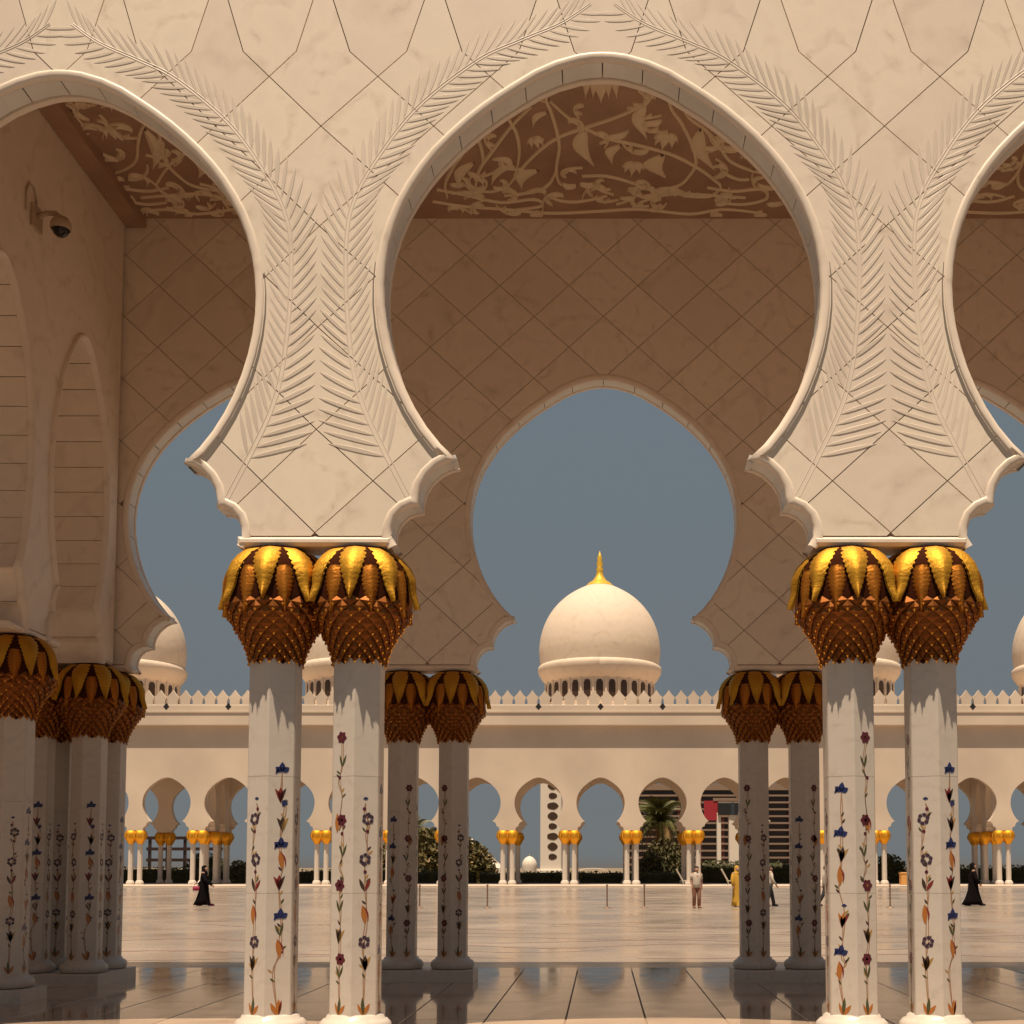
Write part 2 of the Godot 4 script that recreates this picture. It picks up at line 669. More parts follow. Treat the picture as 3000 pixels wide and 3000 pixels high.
# side -1: the frond left of the arch at cx, +1: right of it
func palm_frond(root: Node3D, cx: float, sx: float, sy: float, side: float, pier: float, face: PackedVector2Array, single: bool) -> void:
	var line := []
	for p: Vector2 in RACHIS:
		line.append(Vector2(cx + side * p.x * sx, 4.56 + (p.y - 4.56) * sy))
	var c := spline(line, 6)
	var frond := Node3D.new()
	frond.name = "palm_frond"
	root.add_child(frond, true)
	for off: float in [-0.014, 0.014]:
		var st := st_new(true)
		var strip := PackedVector2Array()
		for k in c.size():
			var d := (c[mini(k + 1, c.size() - 1)] - c[maxi(k - 1, 0)]).normalized()
			strip.append(c[k] + Vector2(-d.y, d.x) * off * lerpf(1.5, 0.6, float(k) / c.size()))
		sweep(st, strip, [Vector2(-0.0065, 0.0), Vector2(-0.002, 0.0026), Vector2(0.002, 0.0026), Vector2(0.0065, 0.0)])
		obj("frond_stem", done(st), "stone_relief", frond)
	var allowed := largest(Geometry2D.offset_polygon(face, -0.035))
	var total := curve_length(c)
	var s := 0.40
	var rest := st_new()
	var any := false
	var count := 0
	while s < total - 0.05:
		var two := sub_curve(c, s, s + 0.02)
		var p := two[0]
		var d := (two[two.size() - 1] - p).normalized()
		for turn: float in [-1.0, 1.0]:
			var inner := turn * side > 0.0    # towards the arch
			var ang := deg_to_rad(36.0 if inner else lerpf(50.0, 30.0, clampf((s - 0.4) / 2.6, 0.0, 1.0)))
			var dir := d.rotated(turn * ang)
			var start := p + dir * 0.03
			var most := (0.46 if not inner else 0.42) * lerpf(1.15, 0.62, s / total)
			if inner and s < 1.3:
				most *= 1.15
			var length := 0.0
			while length < most:
				var q := start + dir * (length + 0.02)
				if not Geometry2D.is_point_in_polygon(q, allowed) or (q.x - pier) * side > -0.012:
					break
				length += 0.02
			if length < 0.07:
				continue
			var w := clampf(length * 0.105, 0.017, 0.042) * rng.randf_range(0.85, 1.1)
			# the carving is deepest low on the pier and fades towards the tip
			var deep := 0.0046 * (lerpf(1.0, 0.38, clampf((s - 1.2) / 3.0, 0.0, 1.0)) if not inner else lerpf(0.42, 0.62, clampf((s - 1.5) / 2.0, 0.0, 1.0))) * rng.randf_range(0.7, 1.05)
			var t := Transform3D(Basis(Vector3(dir.x, dir.y, 0) * length, Vector3(-dir.y, dir.x, 0) * w, Vector3(0, 0, deep)), Vector3(start.x, start.y, 0.0008))
			if single and count < 118:
				obj("leaflet", leaflet_mesh(), "stone_relief", frond, t)
			else:
				for v: Vector3 in leaflet_mesh().surface_get_arrays(0)[Mesh.ARRAY_VERTEX]:
					rest.add_vertex(t * v)
				any = true
			count += 1
		s += 0.108
	if any:
		var o := obj("leaflets", done(rest), "stone_relief", frond)
		o.set_meta("kind", "stuff")


func light_slots(root: Node3D, cx: float, sx: float, sy: float) -> void:
	var c := opening(cx, sx, sy)
	var foot := CUSP_A.size() + CUSP_B.size()
	for side in 2:
		var arc := PackedVector2Array()
		for k in range(foot, foot + 11):
			arc.append(c[k] if side == 0 else c[c.size() - 1 - k])
		# from the foot upwards on the left, on the right likewise but mirrored
		var st := st_new()
		var n := arc.size()
		var prev := []
		for k in n:
			var d := (arc[mini(k + 1, n - 1)] - arc[maxi(k - 1, 0)]).normalized()
			var m := Vector2(-d.y, d.x) * (1.0 if side == 0 else -1.0)
			var t := float(k) / (n - 1)
			var w := lerpf(0.058, 0.006, pow(t, 0.7))
			var low := arc[k] + m * 0.096 + d * (0.10 if k == 0 else 0.0)
			var row := [Vector3(low.x, low.y, 0.0035), Vector3(low.x + m.x * w, low.y + m.y * w, 0.0035)]
			if prev:
				quad(st, prev[0], prev[1], row[1], row[0])
			prev = row
		obj("light_slot", done(st), "slot_grey", root)


func walls() -> void:
	var front_bays := [[-10.0, 0.93, 0.96], [-5.03, 0.925, 0.962], [0.0, 1.0, 1.0], [5.21, 1.0, 1.0], [10.41, 1.0, 1.0]]
	var front_piers := [-12.4, -7.46, -2.6, 2.605, 7.81, 13.01]
	var front := arcade_wall("arcade_wall", "sunlit white marble arcade wall carved with palm fronds between keyhole arches", Vector3(0, 0, -D1), 0.0, front_bays, -12.4, 13.0, 12.1, THICK, front_piers, 9.2, true, 0.37, Vector2(-7, 5))
	var face := largest(Geometry2D.offset_polygon(wall_outline(front_bays, -12.4, 13.0, 12.1), -0.092))
	palm_frond(front, 0.0, 1.0, 1.0, -1.0, -2.6, face, true)
	palm_frond(front, 0.0, 1.0, 1.0, 1.0, 2.605, face, true)
	palm_frond(front, -5.03, 0.925, 0.962, 1.0, -2.6, face, true)
	palm_frond(front, -5.03, 0.925, 0.962, -1.0, -7.46, face, false)
	palm_frond(front, 5.21, 1.0, 1.0, -1.0, 2.605, face, true)
	palm_frond(front, 5.21, 1.0, 1.0, 1.0, 7.81, face, false)
	for b: Array in front_bays:
		light_slots(front, b[0], b[1], b[2])
	var second_bays := [[-10.3, 1.0, 0.962], [-5.1, 0.98, 0.962], [0.015, 0.99, 0.962], [5.2, 1.0, 0.962], [10.4, 1.0, 0.962]]
	arcade_wall("arcade_wall", "shaded brown inner arcade wall of plain diamond slabs facing the passage", Vector3(0, 0, -D2), 0.0, second_bays, -12.9, 13.0, 11.6, THICK, [-12.9, -7.7, -2.585, 2.615, 7.8, 13.0], 99.0, true, 0.5, Vector2(-8, 4))
	arcade_wall("arcade_wall", "thick plain side wall with narrow arches at the left end of the passage", Vector3(-7.18, 0, 0), PI / 2, [[12.11, 0.30, 0.96], [14.25, 0.43, 0.96], [16.6, 0.43, 0.96]], 11.36, 17.95, CEIL, 1.2, [12.95, 15.42], 99.0, false, 0.36, Vector2(11, 18))
	# roof over the passage and the walls that close its ends
	var ends := [[-12.75, "plain marble wall closing the far left end of the arcade passage"], [12.85, "plain marble wall closing the far right end of the arcade passage"]]
	for e: Array in ends:
		var w := thing("end_wall", e[1], "wall")
		obj("wall_face", box_mesh(Vector3(0.3, 11.7, D2 - D1 - 0.45), Vector3(e[0], 5.85, -(D1 + D2 + 0.42) / 2)), "stone", w)


# ---------------------------------------------------------------- floors

func grounds() -> void:
	var st := st_new()
	box(st, Vector3(-3000, -0.5, -3000), Vector3(3000, -0.12, 600))
	structure(obj("ground", done(st), "earth"))
	st = st_new()
	box(st, Vector3(-75, -0.4, -DF + 1.5), Vector3(75, -0.012, -D1 + 0.9))
	structure(obj("courtyard_floor", done(st), "floor_court"))
	st = st_new()
	box(st, Vector3(-75, -0.4, -D1 + 0.91), Vector3(75, -0.010, 45))
	structure(obj("forecourt_paving", done(st), "forecourt"))
	# passage floor: bed plus slabs with open joints
	var bed := Node3D.new()
	bed.name = "passage_floor"
	add_child(bed)
	structure(bed)
	st = st_new()
	box(st, Vector3(-12.6, -0.3, -19.9), Vector3(12.7, -0.008, -D1 + 0.9))
	obj("joint_bed", done(st), "mortar", bed)
	var w := 0.87
	var l := 1.75
	for i in range(-10, 10):
		for j in 6:
			var x := i * w + 0.47
			var z := -D1 + 0.9 - (j + 1) * l * 0.99
			if x < -8.6 or x > 6.5:
				continue
			obj("floor_slab", slab_mesh(w - 0.016, l * 0.99 - 0.010), "floor_polished_%d" % rng.randi_range(0, 2), bed, Transform3D(Basis(), Vector3(x + w / 2, 0, z + l / 2)))
	var sides := st_new()
	box(sides, Vector3(-12.6, -0.2, -19.8), Vector3(-8.7, 0.0, -D1 + 0.9))
	box(sides, Vector3(6.6, -0.2, -19.8), Vector3(12.7, 0.0, -D1 + 0.9))
	obj("side_paving", done(sides), "floor_polished_1", bed)
	# long curling bands inlaid in the courtyard marble
	for k in 20:
		var c := []
		var z := -22.3 - k * 0.75 - rng.randf() * 0.5
		var x := rng.randf_range(-13.0, 6.0)
		var len := rng.randf_range(4.0, 9.0)
		for j in 7:
			c.append(Vector2(x + len * j / 6.0, z + sin(j * 1.1 + k) * 0.6))
		var line := spline(c, 5)
		var s2 := st_new()
		for j in line.size() - 1:
			var wd := (0.05 + 0.09 * (k % 3)) * sin(PI * (j + 0.5) / line.size()) * (0.6 + 0.4 * sin(j * 1.7)) + 0.02
			quad(s2, Vector3(line[j].x, -0.008, line[j].y + wd), Vector3(line[j + 1].x, -0.008, line[j + 1].y + wd), Vector3(line[j + 1].x, -0.008, line[j + 1].y - wd), Vector3(line[j].x, -0.008, line[j].y - wd))
		var o := obj("paving_band", done(s2), "court_inlay", get_node("courtyard_floor"))


func slab_mesh(w: float, l: float) -> ArrayMesh:
	if not cache.has("slab"):
		var st := st_new()
		var a := PackedVector2Array([Vector2(-w / 2, -l / 2), Vector2(w / 2, -l / 2), Vector2(w / 2, l / 2), Vector2(-w / 2, l / 2)])
		var c := 0.004
		var b := PackedVector2Array([Vector2(-w / 2 + c, -l / 2 + c), Vector2(w / 2 - c, -l / 2 + c), Vector2(w / 2 - c, l / 2 - c), Vector2(-w / 2 + c, l / 2 - c)])
		prism_sides(st, a, -0.03, -c)
		ring_between(st, a, -c, b, 0.0)
		cap(st, b, 0.0, true)
		var m := done(st)
		# built facing +z: lay it down
		var st2 := SurfaceTool.new()
		st2.begin(Mesh.PRIMITIVE_TRIANGLES)
		st2.append_from(m, 0, Transform3D(Basis(Vector3.RIGHT, -PI / 2), Vector3.ZERO))
		cache["slab"] = st2.commit()
	return cache["slab"]


# ---------------------------------------------------------------- columns

func capital_radius(h: float) -> float:
	var prof := [Vector2(0.0, 0.222), Vector2(0.1, 0.24), Vector2(0.2, 0.285), Vector2(0.3, 0.35), Vector2(0.42, 0.435), Vector2(0.5, 0.452), Vector2(0.6, 0.455), Vector2(0.75, 0.448), Vector2(0.85, 0.422), Vector2(0.92, 0.378), Vector2(0.97, 0.32), Vector2(1.0, 0.25)]
	for k in prof.size() - 1:
		if h <= prof[k + 1].x:
			return lerpf(prof[k].y, prof[k + 1].y, (h - prof[k].x) / (prof[k + 1].x - prof[k].x))
	return 0.25


func palm_leaf_mesh(top_h: float, tip_h: float, wide: float, lift: float) -> ArrayMesh:
	var st := st_new(true)
	var n := 22
	var prev := []
	for k in n + 1:
		var t := float(k) / n
		var h := lerpf(top_h, tip_h, pow(t, 1.1))
		var r := capital_radius(h) + lift * smoothstep(0.0, 0.55, t) + 0.008
		if h < 0.56:
			r = maxf(r, 0.452 + lift)
		r += 0.035 * smoothstep(0.72, 1.0, t) * (1.0 if lift > 0.02 else 0.3)
		var w := wide * lerpf(0.80, 1.0, minf(1.0, t * 4.0)) * (1.0 - pow(clampf((t - 0.12) / 0.88, 0.0, 1.0), 1.6)) * (1.0 - 0.14 * (k % 2)) + 0.004
		var row := []
		for j in range(-3, 4):
			var u := j / 3.0
			var a := u * w / r
			var rr := r - 0.030 * u * u - 0.005 * (k % 2) * absf(u) + 0.010 * maxf(0.0, 1.0 - absf(u) * 3.0)
			row.append(Vector3(rr * sin(a), h, rr * cos(a)))
		if prev:
			for j in 6:
				quad(st, row[j], row[j + 1], prev[j + 1], prev[j])
				# the underside, a finger thick
				var inn := func(v: Vector3) -> Vector3: return Vector3(v.x * 0.965, v.y, v.z * 0.965)
				quad(st, inn.call(row[j + 1]), inn.call(row[j]), inn.call(prev[j]), inn.call(prev[j + 1]))
		prev = row
	return done(st)


func capital_parts(col: Node3D) -> void:
	if not cache.has("cap_body"):
		var prof := []
		for k in 21:
			prof.append(Vector2(capital_radius(k / 20.0) - 0.012, k / 20.0))
		prof.append(Vector2(0.24, 1.012))
		cache["cap_body"] = lathe_mesh(prof, 24)
		var st := st_new()
		var sb := st_new()
		var rows := 11
		var per := 18
		for i in rows:
			var h0 := 0.012 + i * 0.045
			for k in per:
				var a := TAU * (k + 0.5 * (i % 2)) / per
				var pt := func(da: float, h: float, out: float) -> Vector3:
					var r := capital_radius(clampf(h, 0.0, 1.0)) + out
					return Vector3(r * sin(a + da), h, r * cos(a + da))
				var hw := PI / per * 0.98
				var left: Vector3 = pt.call(-hw, h0 + 0.042, -0.004)
				var right: Vector3 = pt.call(hw, h0 + 0.042, -0.004)
				var top: Vector3 = pt.call(0.0, h0 + 0.090, -0.008)
				var tip: Vector3 = pt.call(0.0, h0 - 0.010, 0.014)
				var mid: Vector3 = pt.call(0.0, h0 + 0.030, 0.022)
				tri(st, left, tip, mid)
				tri(st, tip, right, mid)
				tri(st, right, top, mid)
				tri(st, top, left, mid)
				if rng.randf() < 0.85:
					var c: Vector3 = pt.call(0.0, h0 + 0.006, 0.022)
					var r := 0.0135
					var p := [Vector3(r, 0, 0), Vector3(0, 0, r), Vector3(-r, 0, 0), Vector3(0, 0, -r)]
					for q in 4:
						tri(sb, c + p[q], c + Vector3(0, r, 0), c + p[(q + 1) % 4])
						tri(sb, c + p[(q + 1) % 4], c - Vector3(0, r * 1.4, 0), c + p[q])
		cache["cap_scales"] = done(st)
		cache["cap_beads"] = done(sb)
		cache["leaf_big"] = palm_leaf_mesh(0.99, 0.50, 0.135, 0.040)
		cache["leaf_low"] = palm_leaf_mesh(0.80, 0.40, 0.10, 0.012)
	var base := Transform3D(Basis(), Vector3(0, CAP_BOTTOM, 0)).scaled_local(Vector3(1, CAP_HEIGHT, 1))
	obj("capital", cache["cap_body"], "bronze_core", col, base)
	var cap_node := col.get_node("capital")
	obj("scales", cache["cap_scales"], "bronze_scale", cap_node).set_meta("kind", "stuff")
	obj("gold_beads", cache["cap_beads"], "gold_bead", cap_node).set_meta("kind", "stuff")
	for k in 8:
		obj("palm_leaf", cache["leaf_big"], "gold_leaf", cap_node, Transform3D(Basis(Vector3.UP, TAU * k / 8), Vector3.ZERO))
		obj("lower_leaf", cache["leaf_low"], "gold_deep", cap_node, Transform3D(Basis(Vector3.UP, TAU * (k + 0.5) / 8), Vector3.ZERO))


func flat(called: String, polys: Array) -> ArrayMesh:
	if not cache.has(called):
		var st := st_new()
		for p: PackedVector2Array in polys:
			p = ccw(p)
			cap(st, p, 0.0025, true)
			prism_sides(st, p, -0.002, 0.0025)
		cache[called] = done(st)
	return cache[called]


func spindle(at: Vector2, tip: Vector2, w: float, bend := 0.0) -> PackedVector2Array:
	var p := PackedVector2Array()
	var d := tip - at
	var n := Vector2(-d.y, d.x).normalized()
	for k in 9:
		var t := k / 8.0
		p.append(at + d * t + n * (w * sin(PI * t) + bend * sin(PI * t)))
	for k in range(7, 0, -1):
		var t := k / 8.0
		p.append(at + d * t + n * (-w * sin(PI * t) + bend * sin(PI * t)))
	return p


func disc(r: float, n: int, wave := 0.0, petals := 0) -> PackedVector2Array:
	var p := PackedVector2Array()
	for k in n:
		var a := TAU * k / n
		var rr := r * (1.0 + wave * cos(a * petals))
		p.append(Vector2(rr * cos(a), rr * sin(a)))
	return p


func motif(kind: String) -> Array:
	# [mesh, material] pairs
	var V := func(x: float, y: float) -> Vector2: return Vector2(x, y)
	match kind:
		"tuft":
			return [[flat("tuft_a", [spindle(Vector2(0, -0.075), Vector2(-0.01, 0.085), 0.017)]), "inlay_green"], [flat("tuft_b", [spindle(Vector2(0, -0.075), Vector2(0.058, 0.03), 0.018), spindle(Vector2(-0.004, -0.075), Vector2(-0.055, 0.03), 0.013)]), "inlay_orange"]]
		"tuft_orange":
			return [[flat("tuft_c", [spindle(Vector2(0.01, -0.075), Vector2(0.012, 0.07), 0.022), spindle(Vector2(0, -0.075), Vector2(-0.06, 0.04), 0.02)]), "inlay_orange"], [flat("tuft_d", [spindle(Vector2(0.012, -0.075), Vector2(0.038, 0.06), 0.012)]), "inlay_red"]]
		"ring":
			var quads := []
			for k in 6:
				var a0 := TAU * k / 6
				var a1 := TAU * (k + 0.86) / 6
				quads.append(PackedVector2Array([Vector2(cos(a0), sin(a0)) * 0.026, Vector2(cos(a1), sin(a1)) * 0.026, Vector2(cos(a1), sin(a1)) * 0.05, Vector2(cos((a0 + a1) / 2), sin((a0 + a1) / 2)) * 0.058, Vector2(cos(a0), sin(a0)) * 0.05]))
			return [[flat("ring", quads), "inlay_violet"]]
		"flower_red":
			return [[flat("flower", [disc(0.05, 30, 0.14, 6)]), "inlay_maroon"], [flat("flower_eye", [PackedVector2Array(disc(0.014, 8))]), "inlay_ochre"]]
		"flower_blue":
			return [[flat("flower_fan", [spindle(Vector2(0.0, -0.03), Vector2(0.0, 0.06), 0.026), spindle(Vector2(0, -0.03), Vector2(0.062, 0.012), 0.026), spindle(Vector2(0, -0.03), Vector2(-0.062, 0.012), 0.026), spindle(Vector2(-0.03, 0), Vector2(-0.06, -0.05), 0.012)]), "inlay_blue"]]
		"bud_blue":
			return [[flat("bud_small", [disc(0.026, 12, 0.2, 3)]), "inlay_blue"]]
		"tulip_dark":
			return [[flat("tulip_a", [spindle(Vector2(0, -0.065), Vector2(0.0, 0.075), 0.024), spindle(Vector2(0, -0.065), Vector2(-0.052, 0.06), 0.017, -0.012)]), "inlay_dark"], [flat("tulip_b", [spindle(Vector2(0, -0.065), Vector2(0.05, 0.065), 0.017, 0.012)]), "inlay_ochre"]]
		"tulip_orange":
			return [[flat("tulip_a", []), "inlay_orange"], [flat("tulip_b", []), "inlay_red"]]
		"tulip_red":
			return [[flat("tulip_a", []), "inlay_red"], [flat("tulip_b", []), "inlay_dark"]]
		"vee":
			return [[flat("vee_a", [spindle(Vector2(0, -0.05), Vector2(0.052, 0.06), 0.016)]), "inlay_red"], [flat("vee_b", [spindle(Vector2(-0.002, -0.05), Vector2(-0.052, 0.06), 0.016)]), "inlay_dark"]]
		"leaf":
			return [[flat("leaf_one", [spindle(Vector2(0.014, -0.065), Vector2(-0.02, 0.075), 0.026)]), "inlay_green"]]
		"leaf_orange":
			return [[flat("leaf_two", [spindle(Vector2(0.0, -0.075), Vector2(-0.03, 0.10), 0.024)]), "inlay_orange"], [flat("leaf_half", [spindle(Vector2(0.024, -0.05), Vector2(-0.03, 0.095), 0.008, -0.02)]), "inlay_red"]]
		"leaf_dark":
			return [[flat("leaf_one", []), "inlay_dark"]]
		"sprig":
			return [[flat("sprig", [spindle(Vector2(0, -0.06), Vector2(0.03, 0.06), 0.012), spindle(Vector2(0, -0.05), Vector2(-0.045, 0.045), 0.011)]), "inlay_green"]]
		"dot":
			return [[flat("dot", [disc(0.016, 8)]), "inlay_maroon"]]
		"dot_blue":
			return [[flat("dot_oval", [spindle(Vector2(-0.024, 0), Vector2(0.024, 0.006), 0.013)]), "inlay_blue"]]
	return []


const VINES := {
	"A": [[0.42, "tuft", 0.0], [0.80, "tulip_dark", 0.012], [0.99, "ring", 0.0], [1.22, "leaf_orange", 0.01], [1.49, "vee", 0.0], [1.61, "dot", 0.002], [1.72, "ring", 0.0], [1.80, "leaf", 0.032], [1.97, "dot", 0.02], [2.08, "ring", 0.022], [2.17, "dot", -0.012], [2.26, "dot_blue", 0.0]],
	"B": [[0.42, "tuft_orange", 0.0], [0.76, "leaf", -0.03], [0.92, "leaf_orange", 0.02], [1.10, "sprig", 0.012], [1.23, "flower_blue", 0.018], [1.51, "tulip_red", 0.0], [1.70, "leaf_orange", 0.03], [1.86, "flower_blue", 0.012], [2.03, "tulip_dark", 0.022], [2.22, "bud_blue", 0.035], [2.29, "tulip_red", 0.0], [2.53, "flower_blue", 0.012]],
	"C": [[0.42, "tuft", 0.0], [0.73, "sprig", 0.002], [0.84, "flower_red", -0.004], [1.04, "tulip_dark", 0.012], [1.31, "sprig", 0.01], [1.49, "flower_red", 0.014], [1.58, "leaf_dark", -0.03], [1.69, "leaf", 0.01], [1.80, "sprig", -0.02], [1.95, "dot", -0.004], [2.07, "flower_red", 0.0], [2.03, "leaf_orange", 0.04], [2.31, "leaf", 0.0], [2.45, "dot", 0.03], [2.60, "sprig", -0.004], [2.81, "flower_red", 0.012]],
	"D": [[0.42, "tuft", -0.004], [0.72, "leaf_orange", 0.025], [0.84, "leaf_dark", -0.03], [0.91, "flower_blue", 0.02], [1.18, "tulip_orange", 0.0], [1.31, "dot_blue", -0.014], [1.50, "leaf", 0.034], [1.56, "leaf_orange", 0.01], [1.76, "tulip_dark", 0.0], [1.96, "flower_blue", 0.01], [2.19, "leaf_dark", 0.008], [2.35, "flower_blue", -0.002]],
}


func vine(shaft: Node3D, which: String, face_angle: float, mirror: float) -> void:
	var a := SHAFT_R * cos(PI / 6 - 0.035)
	var basis := Basis(Vector3.UP, face_angle)
	var list: Array = VINES[which]
	for e: Array in list:
		for m: Array in motif(e[1]):
			var t := Transform3D(basis, Vector3(0, e[0], 0) + basis * Vector3(e[2] * mirror, 0, a))
			if mirror < 0.0:
				t = t * Transform3D(Basis(Vector3.FORWARD, 0.16), Vector3.ZERO)
			obj("inlay_flower" if str(e[1]).begins_with("fl") or e[1] == "ring" else "inlay_leaf", m[0], m[1], shaft, t)
	# stems: two thin lines that wander between the motifs
	for lane in 2:
		var pts := []
		for k in list.size():
			var e: Array = list[k]
			pts.append(Vector2(float(e[2]) * mirror + (0.02 * sin(k * 2.1 + lane * 2.0) if k % 2 == lane else 0.0), float(e[0]) - 0.04))
		var c := spline(pts, 4)
		var st := st_new()
		for k in c.size() - 1:
			var d := (c[k + 1] - c[k]).normalized()
			var n := Vector2(-d.y, d.x) * 0.0042
			quad(st, Vector3(c[k].x - n.x, c[k].y - n.y, 0.0012), Vector3(c[k + 1].x - n.x, c[k + 1].y - n.y, 0.0012), Vector3(c[k + 1].x + n.x, c[k + 1].y + n.y, 0.0012), Vector3(c[k].x + n.x, c[k].y + n.y, 0.0012))
		obj("inlay_stem", done(st), "inlay_stem", shaft, Transform3D(basis, basis * Vector3(0, 0, a)))
		for k in range(3 + lane, c.size() - 3, 5):
			var side := -1.0 if (k + lane) % 2 else 1.0
			var small := flat("small_leaf", [spindle(Vector2.ZERO, Vector2(0.0, 0.055), 0.009)])
			obj("inlay_leaf", small, ["inlay_green", "inlay_ochre", "inlay_dark"][k % 3], shaft, Transform3D(basis, basis * Vector3(c[k].x, c[k].y, a - 0.0012)) * Transform3D(Basis(Vector3.BACK, -side * rng.randf_range(0.5, 1.0)), Vector3.ZERO))


func make_column(label: String, at: Vector3, vines: Array, group: String) -> Node3D:
	var col := thing("marble_column", label, "column", at, 0.0, group)
	if not cache.has("shaft"):
		var st := st_new()
		var c := 0.035
		var six := PackedVector2Array()
		for k in 6:
			for e: float in [-c, c]:
				six.append(Vector2(SHAFT_R * sin(TAU * k / 6 + e), SHAFT_R * cos(TAU * k / 6 + e)))
		# drums with hairline joints
		var cuts := [0.30, 1.42, 2.46, CAP_BOTTOM + 0.06]
		for q in 3:
			for k in 12:
				var a := six[k]
				var b := six[(k + 1) % 12]
				var y0: float = cuts[q] + 0.002
				var y1: float = cuts[q + 1] - 0.002
				quad(st, Vector3(a.x, y0, a.y), Vector3(b.x, y0, b.y), Vector3(b.x, y1, b.y), Vector3(a.x, y1, a.y))
				if q < 2:
					var i := 0.975
					quad(st, Vector3(a.x, y1, a.y), Vector3(b.x, y1, b.y), Vector3(b.x * i, y1 + 0.002, b.y * i), Vector3(a.x * i, y1 + 0.002, a.y * i))
					quad(st, Vector3(a.x * i, y1 + 0.002, a.y * i), Vector3(b.x * i, y1 + 0.002, b.y * i), Vector3(b.x, y1 + 0.004, b.y), Vector3(a.x, y1 + 0.004, a.y))
		cache["shaft"] = done(st)
		cache["base"] = lathe_mesh([Vector2(0.30, 0.18), Vector2(0.315, 0.20), Vector2(0.325, 0.235), Vector2(0.315, 0.27), Vector2(0.285, 0.30), Vector2(0.262, 0.305), Vector2(0.25, 0.335), Vector2(0.224, 0.35), Vector2(0.19, 0.352)], 8 * 4)
	obj("base", cache["base"], "column_marble", col)
	var shaft := obj("shaft", cache["shaft"], "column_marble", col)
	for k in 4:
		vine(shaft, vines[k], PI / 6 * (2 * k - 3), -1.0 if k % 2 else 1.0)
	capital_parts(col)
	return col


func plinth(label: String, at: Vector3, size: Vector3) -> void:
	var t := thing("column_plinth", label, "plinth", at)
	obj("block", box_mesh(size, Vector3(0, size.y / 2 - 0.02, 0), 0.012), "column_marble", t)


func columns() -> void:
	var z1 := -D1 - 0.19
	var g1 := "white columns carrying the sunlit front arcade wall"
	var a := make_column("white column with blue flowers on its right face, outer of the left front pair", Vector3(-2.975, 0, z1), ["C", "A", "B", "A"], g1)
	var b := make_column("white column with a lone red flower up high, inner of the left front pair", Vector3(-2.215, 0, z1), ["B", "C", "A", "D"], g1)
	var c := make_column("white column with blue flowers on its left face, inner of the right front pair", Vector3(2.235, 0, z1), ["A", "D", "C", "B"], g1)
	copy_of(a, "white column at the photo's right, outer one of the right front pair", Vector3(2.985, 0, z1))
	plinth("marble plinth under the left pair of sunlit front columns", Vector3(-2.595, 0, z1), Vector3(1.46, 0.2, 0.72))
	plinth("marble plinth under the right pair of sunlit front columns", Vector3(2.61, 0, z1), Vector3(1.46, 0.2, 0.72))
	copy_of(a, "left one of two front columns standing outside the frame at left", Vector3(-7.84, 0, z1))
	copy_of(b, "right one of two front columns standing outside the frame at left", Vector3(-7.08, 0, z1))
	copy_of(a, "left one of two front columns standing outside the frame at right", Vector3(7.43, 0, z1))
	copy_of(c, "right one of two front columns standing outside the frame at right", Vector3(8.19, 0, z1))
	var z2 := -D2 - 0.19
	copy_of(c, "shaded column right behind the left front pair, left of the two beside the central arch", Vector3(-2.95, 0, z2)).set_meta("group", "shaded columns of the second arcade wall")
	copy_of(b, "shaded column at the left edge of the central courtyard view", Vector3(-2.2, 0, z2)).set_meta("group", "shaded columns of the second arcade wall")
	copy_of(b, "shaded column at the right edge of the central courtyard view, beside the yellow robe", Vector3(2.235, 0, z2)).set_meta("group", "shaded columns of the second arcade wall")
	copy_of(c, "shaded column just left of the right front pair of sunlit columns", Vector3(2.985, 0, z2)).set_meta("group", "shaded columns of the second arcade wall")
	copy_of(a, "shaded column hidden at right behind the sunlit front columns, left of its pair", Vector3(7.42, 0, z2))
	copy_of(b, "shaded column hidden at right behind the sunlit front columns, right of its pair", Vector3(8.17, 0, z2))
	plinth("shaded plinth under the left inner column pair at the courtyard edge", Vector3(-2.575, 0, z2), Vector3(1.43, 0.19, 0.72))
	plinth("shaded plinth under the right inner column pair at the courtyard edge", Vector3(2.61, 0, z2), Vector3(1.43, 0.19, 0.72))
	# the clustered corner pier and the pair before it, along the side wall
	var cl := [["shaded corner column at the right front of the cluster of four", -7.33, -17.5], ["shaded corner column at the left front of the cluster of four", -8.08, -17.5], ["shaded corner column at the right rear of the cluster of four, nearest the courtyard", -7.33, -18.2], ["shaded corner column at the left rear of the cluster of four", -8.08, -18.2]]
	for e: Array in cl:
		copy_of(a if e[2] > -18.0 else b, e[0], Vector3(e[1], 0, e[2])).set_meta("group", "columns clustered at the left corner pier")
	plinth("broad shaded plinth under the cluster of four corner columns at left", Vector3(-7.705, 0, -17.85), Vector3(1.43, 0.19, 1.4))
	copy_of(b, "nearest shaded column at the photo's left edge, under the side wall", Vector3(-7.36, 0, -15.3))
	copy_of(a, "shaded side-wall column left of the photo's left edge", Vector3(-8.11, 0, -15.3))
	plinth("shaded plinth at the photo's lower left edge under the side-wall columns", Vector3(-7.735, 0, -15.3), Vector3(1.43, 0.19, 0.72))
	copy_of(a, "side-wall column nearest the front wall, right of its pair and outside the frame", Vector3(-7.36, 0, -12.85))
	copy_of(b, "side-wall column nearest the front wall, left of its pair and outside the frame", Vector3(-8.11, 0, -12.85))


# ---------------------------------------------------------------- ceiling

